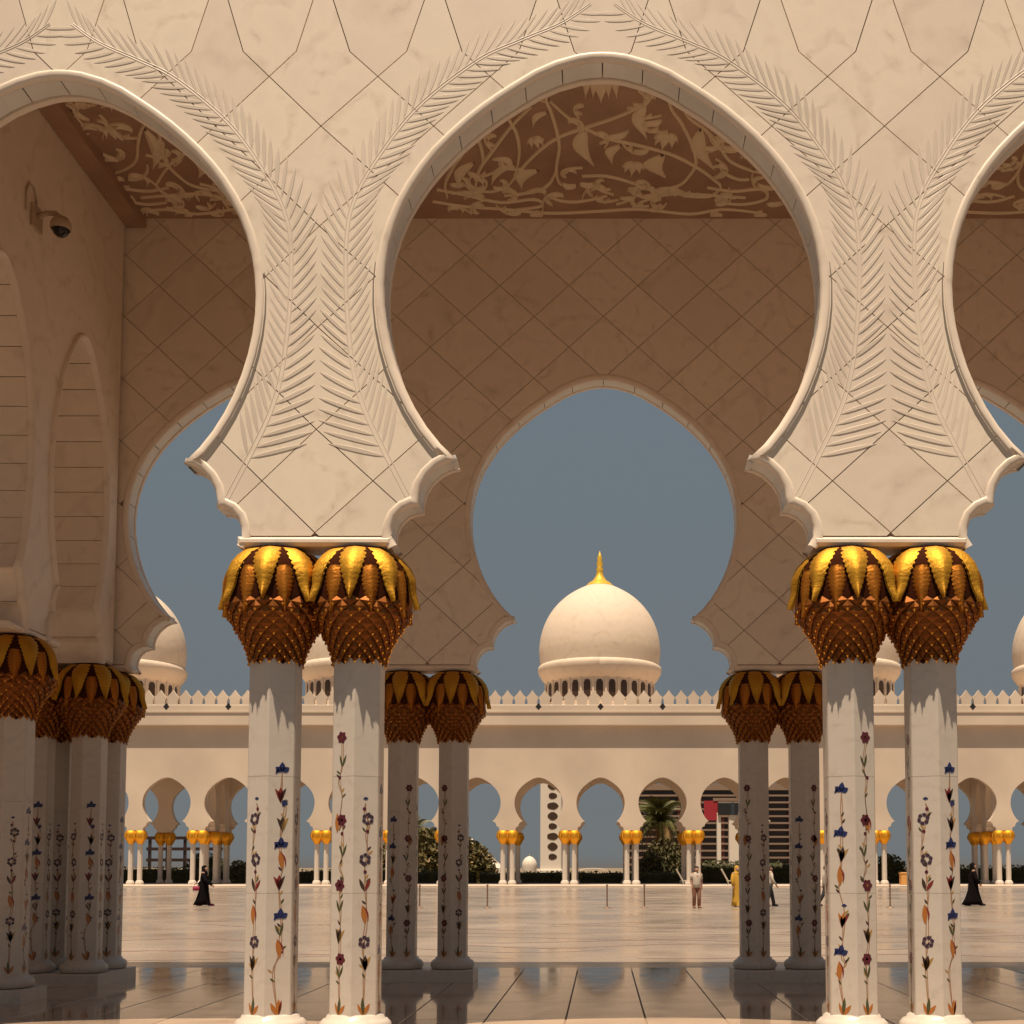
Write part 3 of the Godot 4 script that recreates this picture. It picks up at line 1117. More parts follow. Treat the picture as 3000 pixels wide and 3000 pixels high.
const CEILING_VINES := [
	[Vector2(-0.75, 14.2), Vector2(-0.72, 15.05), Vector2(-0.67, 15.33), Vector2(-0.61, 15.75), Vector2(-0.59, 16.15), Vector2(-0.65, 16.67), Vector2(-0.60, 17.01), Vector2(-0.38, 17.04)],
	[Vector2(-0.68, 15.09), Vector2(-0.47, 15.42), Vector2(-0.24, 15.67), Vector2(0.07, 15.91), Vector2(0.46, 16.06), Vector2(0.92, 16.27), Vector2(1.29, 16.57), Vector2(1.59, 16.91), Vector2(1.70, 17.11), Vector2(1.55, 17.34), Vector2(1.18, 17.32)],
	[Vector2(0.8, 14.2), Vector2(0.61, 15.05), Vector2(0.44, 15.25), Vector2(0.12, 15.48), Vector2(-0.27, 15.69), Vector2(-0.59, 15.89), Vector2(-0.83, 16.15), Vector2(-1.10, 16.57), Vector2(-1.35, 17.06), Vector2(-1.45, 17.21)],
	[Vector2(-0.90, 15.19), Vector2(-1.22, 15.67), Vector2(-1.50, 16.20), Vector2(-1.73, 16.67), Vector2(-1.83, 17.11)],
	[Vector2(-1.4, 14.3), Vector2(-1.25, 15.37), Vector2(-1.15, 15.80), Vector2(-1.14, 16.24), Vector2(-1.22, 16.72)],
	[Vector2(-1.7, 15.2), Vector2(-1.86, 16.11), Vector2(-2.08, 16.57), Vector2(-2.25, 17.01), Vector2(-2.27, 17.37)],
	[Vector2(-1.9, 14.9), Vector2(-1.68, 15.89), Vector2(-1.65, 16.34), Vector2(-1.68, 16.57)],
	[Vector2(-0.65, 16.67), Vector2(-0.76, 17.01), Vector2(-0.97, 17.21), Vector2(-1.43, 17.32)],
	[Vector2(0.75, 14.4), Vector2(0.86, 15.17), Vector2(1.04, 15.58), Vector2(1.21, 16.06), Vector2(1.30, 16.48), Vector2(1.23, 16.81), Vector2(1.08, 17.06), Vector2(0.69, 17.19)],
	[Vector2(0.95, 14.5), Vector2(1.07, 15.33), Vector2(1.36, 15.71), Vector2(1.57, 16.06), Vector2(1.76, 16.43), Vector2(2.03, 16.64), Vector2(2.23, 16.72)],
	[Vector2(1.61, 16.48), Vector2(1.71, 16.72), Vector2(1.92, 16.89), Vector2(2.09, 16.89)],
	[Vector2(-0.29, 16.81), Vector2(0.04, 16.81), Vector2(0.38, 16.96), Vector2(0.66, 17.16)],
	[Vector2(-0.81, 17.32), Vector2(-0.58, 17.47), Vector2(-0.30, 17.47), Vector2(0.07, 17.32)],
	[Vector2(-2.50, 17.47), Vector2(-2.03, 17.61), Vector2(-1.46, 17.69), Vector2(-0.77, 17.80), Vector2(-0.01, 17.74), Vector2(0.57, 17.69), Vector2(1.30, 17.82), Vector2(1.81, 17.69), Vector2(2.40, 17.80)],
	[Vector2(0.45, 17.63), Vector2(0.70, 17.40), Vector2(1.12, 17.27), Vector2(2.09, 17.37)],
	[Vector2(-2.4, 17.15), Vector2(-2.0, 17.3), Vector2(-1.5, 17.5), Vector2(-1.0, 17.42), Vector2(-0.9, 17.6), Vector2(-1.3, 17.7)],
	[Vector2(1.5, 17.1), Vector2(1.9, 17.2), Vector2(2.3, 17.15), Vector2(2.4, 17.4), Vector2(2.1, 17.55), Vector2(1.7, 17.5)],
]
const CEILING_LEAVES := [[-0.24, 15.71, -0.12, 16.52, 0.13], [0.25, 16.06, 0.14, 16.48, 0.10], [0.82, 16.29, 0.90, 16.81, 0.18], [1.30, 15.71, 1.57, 16.62, 0.13], [-1.79, 16.48, -2.07, 17.11, 0.10], [-1.23, 16.52, -1.59, 17.01, 0.08], [-0.91, 16.67, -1.16, 17.11, 0.15], [0.54, 15.17, 0.60, 15.89, 0.11], [0.55, 15.58, 0.79, 15.46, 0.08], [0.07, 15.89, 0.35, 15.71, 0.08], [-0.72, 15.33, -0.92, 15.63, 0.06], [-1.26, 16.57, -1.52, 16.38, 0.08], [-0.61, 17.34, 0.07, 17.29, 0.15], [0.21, 17.11, 0.38, 17.29, 0.13], [0.74, 17.63, 1.37, 17.58, 0.15], [-1.22, 17.63, -0.81, 17.47, 0.15], [1.09, 17.21, 1.41, 17.37, 0.13], [-2.12, 17.37, -1.55, 17.40, 0.15], [-2.49, 17.42, -2.31, 17.58, 0.13], [1.72, 17.63, 2.17, 17.80, 0.10], [-0.57, 17.01, -0.38, 17.06, 0.08], [-0.32, 17.01, -0.12, 16.96, 0.10]]


func ceiling() -> void:
	var root := thing("carved_ceiling", "brown passage ceiling covered with raised cream vines, leaves and flowers", "ceiling")
	var st := st_new()
	box(st, Vector3(-7.17, CEIL, -D2 + 0.0), Vector3(12.65, CEIL + 0.2, -D1 - THICK - 0.01))
	box(st, Vector3(-12.6, CEIL, -D2 + 0.0), Vector3(-8.5, CEIL + 0.2, -D1 - THICK - 0.01))
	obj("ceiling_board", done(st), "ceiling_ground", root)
	st = st_new()
	box(st, Vector3(-7.17, CEIL - 0.16, -D2 + 0.03), Vector3(-6.88, CEIL - 0.003, -D1 - THICK - 0.03))
	obj("edge_beam", done(st), "ceiling_ground", root)
	obj("roof_slab", box_mesh(Vector3(25.8, 0.3, D2 - D1 - 0.5), Vector3(0.1, 11.85, -(D1 + D2) / 2 - 0.17)), "stone", root)
	# carved bays: the pattern points away from the ceiling (downwards)
	for bay in 3:
		var cx: float = [0.0, -4.95, 5.2][bay]
		var mir: float = [1.0, -1.0, -1.0][bay]
		var squeeze: float = [1.0, 0.86, 1.0][bay]
		var down := Transform3D(Basis(Vector3(mir * squeeze, 0, 0), Vector3(0, 0, -1), Vector3(0, -1, 0)), Vector3(cx, CEIL, 0))
		for v: Array in CEILING_VINES:
			var c := spline(v, 5)
			st = st_new(true)
			carve(st, c, 0.025, down, mir)
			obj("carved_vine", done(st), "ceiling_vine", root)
		for l: Array in CEILING_LEAVES:
			if l[1] > 17.1:
				continue
			obj("carved_leaf", ceiling_leaf(down, Vector2(l[0], l[1]), Vector2(l[2], l[3]), l[4]), "ceiling_vine", root)
		# scrolls that fill the rest of the panel, each a curling tendril that ends in leaves
		for k in 90:
			var p := Vector2(rng.randf_range(-2.45, 2.45) if k < 64 else rng.randf_range(1.25, 2.4) * (1.0 if k % 3 else -1.0), rng.randf_range(13.9, 17.0) if k >= 64 else rng.randf_range(13.5, 15.2) if k < 20 else (rng.randf_range(15.2, 16.9) if k < 34 else rng.randf_range(17.0, 17.82)))
			var a := rng.randf() * TAU
			var hand := 1.0 if k % 2 else -1.0
			var size := rng.randf_range(0.14, 0.24) * (1.0 if k >= 34 else 0.85) * (1.25 if k >= 64 else 1.0)
			var pts := []
			for q in 9:
				pts.append(p)
				p += Vector2(cos(a), sin(a)) * size * (1.0 - q * 0.085) * 0.52
				a += hand * (0.12 + q * 0.105)
				p.y = minf(p.y, 17.86)
			st = st_new(true)
			carve(st, spline(pts, 3), 0.018, down, mir)
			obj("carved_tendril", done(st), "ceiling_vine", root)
			for q in 2:
				var at: Vector2 = pts[3 + 4 * q]
				var b := a - hand * (2.2 - q * 1.6)
				var tip := at + Vector2(cos(b), sin(b)) * size * 0.95
				tip.y = minf(tip.y, 17.88)
				obj("carved_leaf", ceiling_leaf(down, at, tip, size * 0.20, 0.9 * hand), "ceiling_vine", root)
		for f: Vector3 in [Vector3(-0.92, 16.0, 0.13), Vector3(0.88, 15.97, 0.19), Vector3(0.44, 16.62, 0.17)]:
			var flower := Node3D.new()
			flower.name = "carved_flower"
			root.add_child(flower, true)
			for k in 5:
				var a := PI * 0.5 + (k - 2) * 0.52 + f.x * 0.3
				var b := Vector2(f.x, f.y - f.z * 0.9)
				obj("petal", ceiling_leaf(down, b, b + Vector2(cos(a), sin(a) * 1.3) * f.z * (1.5 - 0.22 * absf(k - 2)), f.z * (0.42 if absi(k - 2) < 2 else 0.2), 0.3 * (k - 2)), "ceiling_vine", flower)
		var tulip := Node3D.new()
		tulip.name = "carved_tulip"
		root.add_child(tulip, true)
		for k in 5:
			var dx: float = [-0.2, -0.10, 0.0, 0.10, 0.2][k]
			obj("petal", ceiling_leaf(down, Vector2(-0.02 + dx * 0.8, 14.55), Vector2(-0.02 + dx, 15.0 + (0.12 if k == 2 else 0.02)), 0.06 if k != 2 else 0.10, 0.0), "ceiling_vine", tulip)


func carve(st: SurfaceTool, c: PackedVector2Array, wide: float, down: Transform3D, mir: float) -> void:
	var n := c.size()
	var prev := []
	for k in n:
		var d := (c[mini(k + 1, n - 1)] - c[maxi(k - 1, 0)]).normalized()
		var p := Vector2(-d.y, d.x)
		var w := wide * (0.6 + 0.4 * sin(PI * k / (n - 1.0)))
		var row := []
		for e: Vector2 in [Vector2(-1, 0), Vector2(-0.7, 0.022), Vector2(0.0, 0.034), Vector2(0.7, 0.022), Vector2(1, 0)]:
			var q := c[k] + p * e.x * w
			row.append(down * Vector3(q.x, q.y, e.y))
		if prev:
			for j in 4:
				if mir > 0.0:
					quad(st, prev[j], prev[j + 1], row[j + 1], row[j])
				else:
					quad(st, prev[j], row[j], row[j + 1], prev[j + 1])
		prev = row


func ceiling_leaf(down: Transform3D, at: Vector2, tip: Vector2, w: float, bend := 0.9) -> ArrayMesh:
	var st := st_new(true)
	var d := tip - at
	var n := Vector2(-d.y, d.x).normalized()
	var prev := []
	for k in 11:
		var t := k / 10.0
		var c := at + d * t + n * w * bend * sin(PI * t)
		var ww := w * 0.8 * pow(sin(PI * pow(clampf(0.04 + t * 0.96, 0.0, 1.0), 0.8)), 1.1) + 0.002
		var row := []
		for e: Vector2 in [Vector2(-1, 0.0), Vector2(-0.7, 0.02), Vector2(0.0, 0.045), Vector2(0.7, 0.02), Vector2(1, 0.0)]:
			var q := c + n * e.x * ww
			row.append(down * Vector3(q.x, q.y, e.y))
		if prev:
			for j in 4:
				quad(st, prev[j], prev[j + 1], row[j + 1], row[j])
		prev = row
	return done(st)


# ---------------------------------------------------------------- the far side of the courtyard

func far_wall_mesh(first: int, last: int, thick: float, top: float) -> ArrayMesh:
	var bays := []
	for k in range(first, last + 1):
		bays.append([k * FAR_BAY - 0.16, 1.02, 0.985])
	var st := st_new()
	var p := wall_outline(bays, (first - 0.5) * FAR_BAY - 0.16, (last + 0.5) * FAR_BAY - 0.16, top)
	# the wall in panels of one bay each keeps the triangulation clean
	for k in range(first, last + 1):
		var q := wall_outline([[k * FAR_BAY - 0.16, 1.02, 0.985]], (k - 0.5) * FAR_BAY - 0.16, (k + 0.5) * FAR_BAY - 0.16, top)
		cap(st, q, 0.0, true)
		cap(st, q, -thick, false)
	prism_sides(st, p, -thick, 0.0)
	return done(st)


func far_arcade() -> void:
	var up := 0.2
	var root := thing("far_arcade", "long cream arcade with pointed merlons and gold capitals across the courtyard", "building", Vector3(0, up, -DF))
	var x0 := -66.0
	var x1 := 56.0
	var st := st_new()
	box(st, Vector3(x0, -0.6, -9.5), Vector3(x1, -0.004, 2.4), 0.05)
	obj("platform", done(st), "far_ledge", root)
	obj("front_wall", far_wall_mesh(-12, 10, 0.55, 13.6), "far_stone", root)
	var rear := obj("rear_wall", far_wall_mesh(-12, 10, 0.55, 13.6), "far_stone", root)
	rear.position.z = -7.0
	obj("roof_slab", box_mesh(Vector3(x1 - x0 - 3, 0.4, 7.1), Vector3((x0 + x1) / 2, 11.9, -3.80)), "far_stone", root)
	obj("cornice", box_mesh(Vector3(x1 - x0, 1.78, 8.75), Vector3((x0 + x1) / 2, 13.4 + 0.89, -3.80), 0.06), "far_stone", root)
	obj("string_course", box_mesh(Vector3(x1 - x0, 0.12, 0.12), Vector3((x0 + x1) / 2, 14.55, 0.595)), "far_stone", root)
	# merlons
	var mp := PackedVector2Array([Vector2(-0.42, 0), Vector2(0.42, 0), Vector2(0.40, 0.30), Vector2(0.523, 0.62), Vector2(0.27, 0.86), Vector2(0.0, 1.24), Vector2(-0.27, 0.86), Vector2(-0.523, 0.62), Vector2(-0.40, 0.30)])
	st = st_new()
	cap(st, mp, 0.14, true)
	cap(st, mp, -0.14, false)
	prism_sides(st, mp, -0.14, 0.14)
	var mm := done(st)
	for k in range(-55, 47):
		obj("merlon", mm, "far_stone", root, Transform3D(Basis(), Vector3(k * FAR_BAY / 5 - 0.16 + FAR_BAY / 10, 15.175, 0.40)))
	for k in range(-11, 10):
		var ds := st_new()
		var dp := PackedVector2Array([Vector2(0, -0.3), Vector2(0.26, 0), Vector2(0, 0.3), Vector2(-0.26, 0)])
		cap(ds, dp, 0.0, true)
		prism_sides(ds, dp, -0.2, 0.0)
		obj("rain_spout", done(ds), "black", root, Transform3D(Basis(), Vector3(k * FAR_BAY - 0.16, 15.0, 0.585)))
	# columns in pairs under every pier, front and rear
	var cs := st_new()
	for s: float in [-0.39, 0.39]:
		lathe(cs, [Vector2(0.36, 0.0), Vector2(0.36, 0.16), Vector2(0.30, 0.3), Vector2(0.2175, 0.36), Vector2(0.2175, 3.5)], 8, Vector3(s, 0, 0))
	var shafts := done(cs)
	cs = st_new(true)
	for s: float in [-0.39, 0.39]:
		lathe(cs, [Vector2(0.23, 3.42), Vector2(0.32, 3.6), Vector2(0.46, 3.82), Vector2(0.53, 3.95), Vector2(0.54, 4.15), Vector2(0.53, 4.35), Vector2(0.46, 4.5), Vector2(0.34, 4.56)], 16, Vector3(s, 0, 0))
	var caps := done(cs)
	var lf := st_new()
	for s: float in [-0.39, 0.39]:
		for k in 10:
			var tip := TAU * k / 10
			var o := Vector3(s, 0, 0)
			var pts := []
			for e: Vector3 in [Vector3(-0.26, 4.5, 0.47), Vector3(-0.2, 4.2, 0.57), Vector3(0.0, 3.86, 0.58), Vector3(0.2, 4.2, 0.57), Vector3(0.26, 4.5, 0.47)]:
				pts.append(o + Vector3(sin(tip + e.x) * e.z, e.y, cos(tip + e.x) * e.z))
			for e in 3:
				tri(lf, pts[0], pts[e + 1], pts[e + 2])
	var leaves := done(lf)
	for row in 2:
		for k in range(-12, 11):
			var x := (k + 0.5) * FAR_BAY - 0.16
			var pair := obj("column_pair", shafts, "column_marble", root, Transform3D(Basis(), Vector3(x, 0, -0.275 - 7.0 * row)))
			obj("capital", caps, "far_gold", pair)
			obj("palm_leaves", leaves, "gold_leaf", pair).set_meta("kind", "stuff")
	# cross walls that run back between the two rows
	for k: int in [-7, 6]:
		var x := (k + 0.5) * FAR_BAY - 0.16
		var side := Node3D.new()
		side.name = "cross_wall"
		root.add_child(side, true)
		side.position = Vector3(x + (0.7 if k < 0 else -0.7), 0, 0)
		side.rotation.y = PI / 2 if k < 0 else -PI / 2
		var sgn := 1.0 if k < 0 else -1.0
		var sp := st_new()
		var q := wall_outline([[sgn * 1.9, 0.42, 0.96], [sgn * 4.6, 0.42, 0.96]] if k < 0 else [[-4.6, 0.42, 0.96], [-1.9, 0.42, 0.96]], 0.56 if k < 0 else -6.95, 6.95 if k < 0 else -0.56, 11.6)
		cap(sp, q, 0.0, true)
		cap(sp, q, -1.4, false)
		prism_sides(sp, q, -1.4, 0.0)
		obj("wall_face", done(sp), "far_stone", side)
		for d: float in [3.25, 6.2]:
			var pr := obj("column_pair", shafts, "column_marble", side, Transform3D(Basis(Vector3.UP, PI / 2), Vector3(sgn * d, 0, -0.5)))
			obj("capital", caps, "far_gold", pr)
	domes(up)


func domes(up: float) -> void:
	var names := ["white dome partly hidden behind the left arch's edge", "white dome glimpsed between the two left front columns", "white dome with golden finial in the centre of the main arch", "white dome glimpsed between the two right front columns", "white dome at the photo's right edge"]
	var xs := [-42.34, -21.2, -0.24, 20.78, 41.8]
	var first: Node3D
	for k in 5:
		var at := Vector3(xs[k] * 1.023, up - 0.03, -110.0)
		if k > 0:
			copy_of(first, names[k], at).scale = Vector3.ONE * 1.023
			continue
		first = thing("dome", names[0], "dome", at, 0.0, "white domes along the far arcade roof")
		first.scale = Vector3.ONE * 1.023
		obj("drum", lathe_mesh([Vector2(4.75, 15.1), Vector2(4.75, 18.0)], 48), "dome_white", first)
		obj("drum_ring", lathe_mesh([Vector2(4.4, 17.35), Vector2(4.78, 17.5), Vector2(5.1, 17.9), Vector2(5.36, 18.3), Vector2(5.46, 18.7), Vector2(5.4, 18.95), Vector2(5.22, 19.1), Vector2(5.0, 19.15)], 48), "dome_white", first)
		var shell := []
		var pts := [Vector2(5.22, 18.9), Vector2(5.32, 19.9), Vector2(5.34, 20.6), Vector2(5.24, 21.5), Vector2(4.98, 22.5), Vector2(4.52, 23.5), Vector2(3.88, 24.4), Vector2(3.05, 25.2), Vector2(2.15, 25.8), Vector2(1.25, 26.25), Vector2(0.5, 26.5), Vector2(0.0, 26.6)]
		for p in spline(pts, 4):
			shell.append(p)
		obj("dome_shell", lathe_mesh(shell, 64), "dome_white", first)
		obj("finial", lathe_mesh([Vector2(1.3, 26.25), Vector2(1.0, 26.55), Vector2(0.62, 26.8), Vector2(0.36, 27.2), Vector2(0.27, 27.6), Vector2(0.33, 27.8), Vector2(0.22, 28.0), Vector2(0.30, 28.3), Vector2(0.2, 28.6), Vector2(0.24, 28.8), Vector2(0.13, 29.1), Vector2(0.0, 29.5)], 20), "finial_gold", first)
		for j in 28:
			var a := TAU * j / 28
			var st := st_new()
			var p := PackedVector2Array([Vector2(-0.29, 15.85), Vector2(-0.2, 15.7), Vector2(0.2, 15.7), Vector2(0.29, 15.85), Vector2(0.29, 17.05), Vector2(0.16, 17.3), Vector2(-0.16, 17.3), Vector2(-0.29, 17.05)])
			if not cache.has("drum_window"):
				cap(st, p, 4.765, true)
				prism_sides(st, p, 4.4, 4.765)
				cache["drum_window"] = done(st)
			obj("drum_window", cache["drum_window"], "window_dark", first, Transform3D(Basis(Vector3.UP, a), Vector3.ZERO))
			var b := a + PI / 28
			if not cache.has("drum_post"):
				var s2 := st_new()
				lathe(s2, [Vector2(0.10, 15.1), Vector2(0.10, 17.5)], 8, Vector3(0, 0, 4.76))
				cache["drum_post"] = done(s2)
			obj("drum_post", cache["drum_post"], "dome_white", first, Transform3D(Basis(Vector3.UP, b), Vector3.ZERO))


# ---------------------------------------------------------------- beyond the far arcade

func leaf_cloud(called: String, parent: Node3D, n: int, size: float, m: String, inside: Callable, seed_: int) -> void:
	var r := RandomNumberGenerator.new()
	r.seed = seed_
	var st := st_new()
	st.add_vertex(Vector3(-0.5, 0, 0))
	st.add_vertex(Vector3(0, 0.12, 0.9))
	st.add_vertex(Vector3(0.5, 0, 0))
	st.add_vertex(Vector3(-0.5, 0, 0))
	st.add_vertex(Vector3(0.5, 0, 0))
	st.add_vertex(Vector3(0, -0.1, -0.9))
	var mm := MultiMesh.new()
	mm.transform_format = MultiMesh.TRANSFORM_3D
	mm.mesh = done(st)
	mm.instance_count = n
	for k in n:
		var p: Vector3 = inside.call(r)
		var b := Basis(Vector3(r.randf_range(-1, 1), r.randf_range(-1, 1), r.randf_range(-1, 1)).normalized(), r.randf() * TAU).scaled(Vector3.ONE * size * r.randf_range(0.6, 1.3))
		mm.set_instance_transform(k, Transform3D(b, p))
	var o := MultiMeshInstance3D.new()
	o.name = called
	o.multimesh = mm
	o.material_override = M[m]
	o.set_meta("kind", "stuff")
	parent.add_child(o, true)


func hedge(label: String, x0: float, x1: float, z: float, h: float, deep: float, seed_: int) -> void:
	var t := thing("hedge", label, "hedge", Vector3((x0 + x1) / 2, -0.12, z))
	var w := x1 - x0
	var st := st_new(true)
	var r := RandomNumberGenerator.new()
	r.seed = seed_
	var rings := []
	var n := maxi(4, int(w / 1.5))
	var prev := []
	for k in n + 1:
		var x := -w / 2 + w * k / n
		var hh := h * r.randf_range(0.86, 0.97)
		var row := [Vector3(x, 0, deep / 2), Vector3(x, hh * 0.85, deep / 2 * 0.95), Vector3(x, hh, deep * 0.3), Vector3(x, hh, -deep * 0.3), Vector3(x, 0, -deep / 2)]
		if prev:
			for j in 4:
				quad(st, prev[j], row[j], row[j + 1], prev[j + 1])
		prev = row
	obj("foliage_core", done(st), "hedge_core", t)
	leaf_cloud("leaves", t, int(clampf(w * h * 36.0, 300.0, 9000.0)), 0.16, "hedge_leaf", func(q: RandomNumberGenerator) -> Vector3:
		var up := q.randf()
		if up < 0.6:
			return Vector3(q.randf_range(-w / 2, w / 2), q.randf_range(0.05, h), deep / 2 * q.randf_range(0.9, 1.08))
		return Vector3(q.randf_range(-w / 2, w / 2), h * q.randf_range(0.86, 1.05), q.randf_range(-deep / 2, deep / 2)), seed_)


func bush(label: String, at: Vector3, rad: Vector3, m: String, seed_: int, called := "bush") -> Node3D:
	var t := thing(called, label, "bush", at)
	var prof := []
	for k in 9:
		var a := PI / 2 * k / 8.0
		prof.append(Vector2(rad.x * 0.9 * cos(a), rad.y * 0.9 * sin(a)))
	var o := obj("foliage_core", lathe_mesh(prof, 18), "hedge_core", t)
	o.scale = Vector3(1, 1, rad.z / rad.x)
	leaf_cloud("leaves", t, int(clampf(rad.x * rad.y * 220.0, 500.0, 6000.0)), 0.14 + rad.x * 0.03, m, func(q: RandomNumberGenerator) -> Vector3:
		var v := Vector3(q.randfn(), absf(q.randfn()), q.randfn()).normalized()
		return v * rad * q.randf_range(0.86, 1.1), seed_)
	return t


func palm_tree(label: String, at: Vector3, height: float, spread: float, fronds: int, seed_: int) -> void:
	var t := thing("palm_tree", label, "palm tree", at)
	var r := RandomNumberGenerator.new()
	r.seed = seed_
	var st := st_new(true)
	var pts := []
	var rad := []
	for k in 11:
		pts.append(Vector3(0.1 * sin(k * 0.4), height * k / 10.0, 0.06 * k / 10.0))
		rad.append(0.26 - 0.008 * k + 0.02 * (k % 2))
	tube(st, pts, rad, 9)
	obj("trunk", done(st), "trunk", t)
	if not cache.has("frond"):
		st = st_new()
		var prev := Vector3.ZERO
		for k in range(1, 15):
			var u := k / 14.0
			var p := Vector3(0, 0.34 * sin(u * 2.2) - 0.55 * u * u, u)
			quad(st, prev + Vector3(-0.012, 0, 0), p + Vector3(-0.012, 0, 0), p + Vector3(0.012, 0, 0), prev + Vector3(0.012, 0, 0))
			for s: float in [-1.0, 1.0]:
				for q in 2:
					var b := prev.lerp(p, q * 0.5)
					var l := 0.30 * sin(PI * clampf(u * 0.85 + 0.12, 0, 1))
					var e := b + Vector3(s * l * 0.8, -l * 0.42 - 0.04, l * 0.55)
					tri(st, b, b + Vector3(0, 0, 0.035), e)
			prev = p
		cache["frond"] = done(st)
	for k in fronds:
		var low := k < fronds * 0.22
		var a := TAU * k / fronds * 3.0 + r.randf() * 0.6
		var tilt := r.randf_range(-1.25, -0.2) if low else r.randf_range(-0.35, 1.1)
		var b := Basis(Vector3.UP, a) * Basis(Vector3.RIGHT, -tilt)
		obj("frond", cache["frond"], "palm_dry" if low and k % 2 else "palm_leaf", t, Transform3D(b.scaled_local(Vector3.ONE * spread * r.randf_range(0.8, 1.1)), Vector3(0.1 * sin(4.0), height, 0.06)))


func beyond() -> void:
	# white tower with a column of dark ovals
	var tw := thing("tower", "slender white tower with a vertical row of dark oval openings beyond the arcade", "tower", Vector3(-10.4, -0.12, -250))
	obj("tower_body", box_mesh(Vector3(4.3, 22, 4.3), Vector3(0, 11, 0), 0.15), "tower_white", tw)
	obj("tower_foot", box_mesh(Vector3(5.6, 1.3, 5.6), Vector3(0, 0.65, 0), 0.1), "tower_white", tw)
	for k in 9:
		var st := st_new()
		var p := disc(1.0, 14, 0.05, 3 + k % 3)
		for j in p.size():
			p[j] = p[j] * Vector2(0.86 + 0.14 * ((k * 7) % 3), 0.62 + 0.1 * ((k * 5) % 3))
		cap(st, p, 0.05, true)
		prism_sides(st, p, -0.1, 0.05)
		obj("oval_opening", done(st), "window_dark", tw, Transform3D(Basis(), Vector3(0.35, 3.9 + k * 2.05, 2.16)))
	# the hotel: floors of dark bands between pale slabs
	var ho := thing("apartment_block", "wide dark building with stacked balcony floors beyond the right arches", "building", Vector3(49, -0.12, -500))
	obj("block_body", box_mesh(Vector3(80, 33.5, 20), Vector3(0, 16.75, -10.3)), "hotel_glass", ho)
	for k in 12:
		obj("balcony_slab", box_mesh(Vector3(82, 0.75 if k < 11 else 2.4, 2.4), Vector3(0, 2.9 + k * 2.8 + (0.6 if k == 11 else 0.0), 0.6)), "hotel_slab", ho)
	for k in 9:
		obj("dividing_fin", box_mesh(Vector3(0.9, 31, 2.2), Vector3(-36 + k * 9.0, 15.5, 0.2)), "hotel_red", ho)
	# pylon with dark cap and a red panel
	var py := thing("gate_pylon", "pale twin-post pylon with a dark box on top and red panel at its side", "pylon", Vector3(30.5, -0.12, -300))
	obj("post", box_mesh(Vector3(2.6, 15.0, 2.0), Vector3(1.6, 7.5, 0), 0.1), "tower_white", py)
	obj("post", box_mesh(Vector3(1.0, 15.0, 1.6), Vector3(-2.1, 7.5, 0), 0.1), "tower_white", py)
	obj("cap_box", box_mesh(Vector3(5.6, 3.0, 2.8), Vector3(0.4, 16.0, 0), 0.1), "black", py)
	obj("blue_stripe", box_mesh(Vector3(0.8, 3.04, 2.84), Vector3(1.2, 16.0, 0)), "steel_blue", py)
	obj("red_panel", box_mesh(Vector3(3.4, 4.8, 0.5), Vector3(-4.0, 15.6, 0.3)), "sign_red", py)
	obj("light_bar", box_mesh(Vector3(6.0, 0.7, 0.6), Vector3(-0.5, 18.3, 0.4)), "hotel_slab", py)
	# small white dome, pale roofs
	var sd := thing("small_dome", "tiny white dome among greenery at the foot of the white tower", "dome", Vector3(-16.6, -0.12, -280))
	obj("shell", lathe_mesh([Vector2(1.55, 0.0), Vector2(1.6, 1.4), Vector2(1.72, 2.2), Vector2(1.62, 2.9), Vector2(1.25, 3.6), Vector2(0.7, 4.1), Vector2(0.0, 4.35)], 24), "tower_white", sd)
	obj("finial", lathe_mesh([Vector2(0.09, 4.3), Vector2(0.05, 4.7), Vector2(0.0, 4.9)], 6), "finial_gold", sd)
	var tent := thing("tent_roof", "pale sloping tent roof rising behind the ochre shrub mound", "tent", Vector3(-36, -0.12, -330))
	var ts := st_new()
	lathe(ts, [Vector2(10.5, 0.0), Vector2(10.2, 1.6), Vector2(5.0, 5.6), Vector2(1.2, 9.4), Vector2(0.0, 9.8)], 10)
	obj("canopy", done(ts), "tower_white", tent)
	obj("mast", lathe_mesh([Vector2(0.12, 9.5), Vector2(0.08, 11.0), Vector2(0.0, 11.2)], 6), "post_metal", tent)
	var sh := thing("low_shelter", "low pale curved shelter behind the hedge under the central far arch", "shelter", Vector3(-1.6, -0.12, -210))
	var cs := st_new(true)
	var prev := []
	for k in 9:
		var a := PI * k / 8.0
		var row := [Vector3(-2.6 * cos(a), 0.9 + 0.75 * sin(a), 1.5), Vector3(-2.6 * cos(a), 0.9 + 0.75 * sin(a), -1.5), Vector3(-2.6 * cos(a) * 0.94, 0.82 + 0.7 * sin(a), -1.5), Vector3(-2.6 * cos(a) * 0.94, 0.82 + 0.7 * sin(a), 1.5)]
		if prev:
			for j in 4:
				quad(cs, prev[j], row[j], row[(j + 1) % 4], prev[(j + 1) % 4])
		prev = row
	obj("curved_roof", done(cs), "tower_white", sh)
	for s: float in [-2.5, 2.5]:
		obj("post", box_mesh(Vector3(0.16, 0.95, 0.16), Vector3(s, 0.47, 1.3)), "tower_white", sh)
	# greenery
	palm_tree("date palm in front of the striped building, filling one far arch", Vector3(5.9, -0.12, -122), 6.2, 3.3, 64, 4)
	bush("dark leafy shrubs crowding the foot of the date palm", Vector3(6.0, -0.12, -120), Vector3(2.5, 4.3, 1.6), "shrub_leaf", 8)
	palm_tree("distant palm tree rising behind the shrub mound at left", Vector3(-22.6, -0.12, -150), 6.2, 2.6, 26, 6)
	var mound := bush("large ochre and green shrub mound left of the white tower", Vector3(-18.9, -0.12, -136), Vector3(7.0, 5.6, 4.0), "shrub_leaf", 12, "shrub_mound")
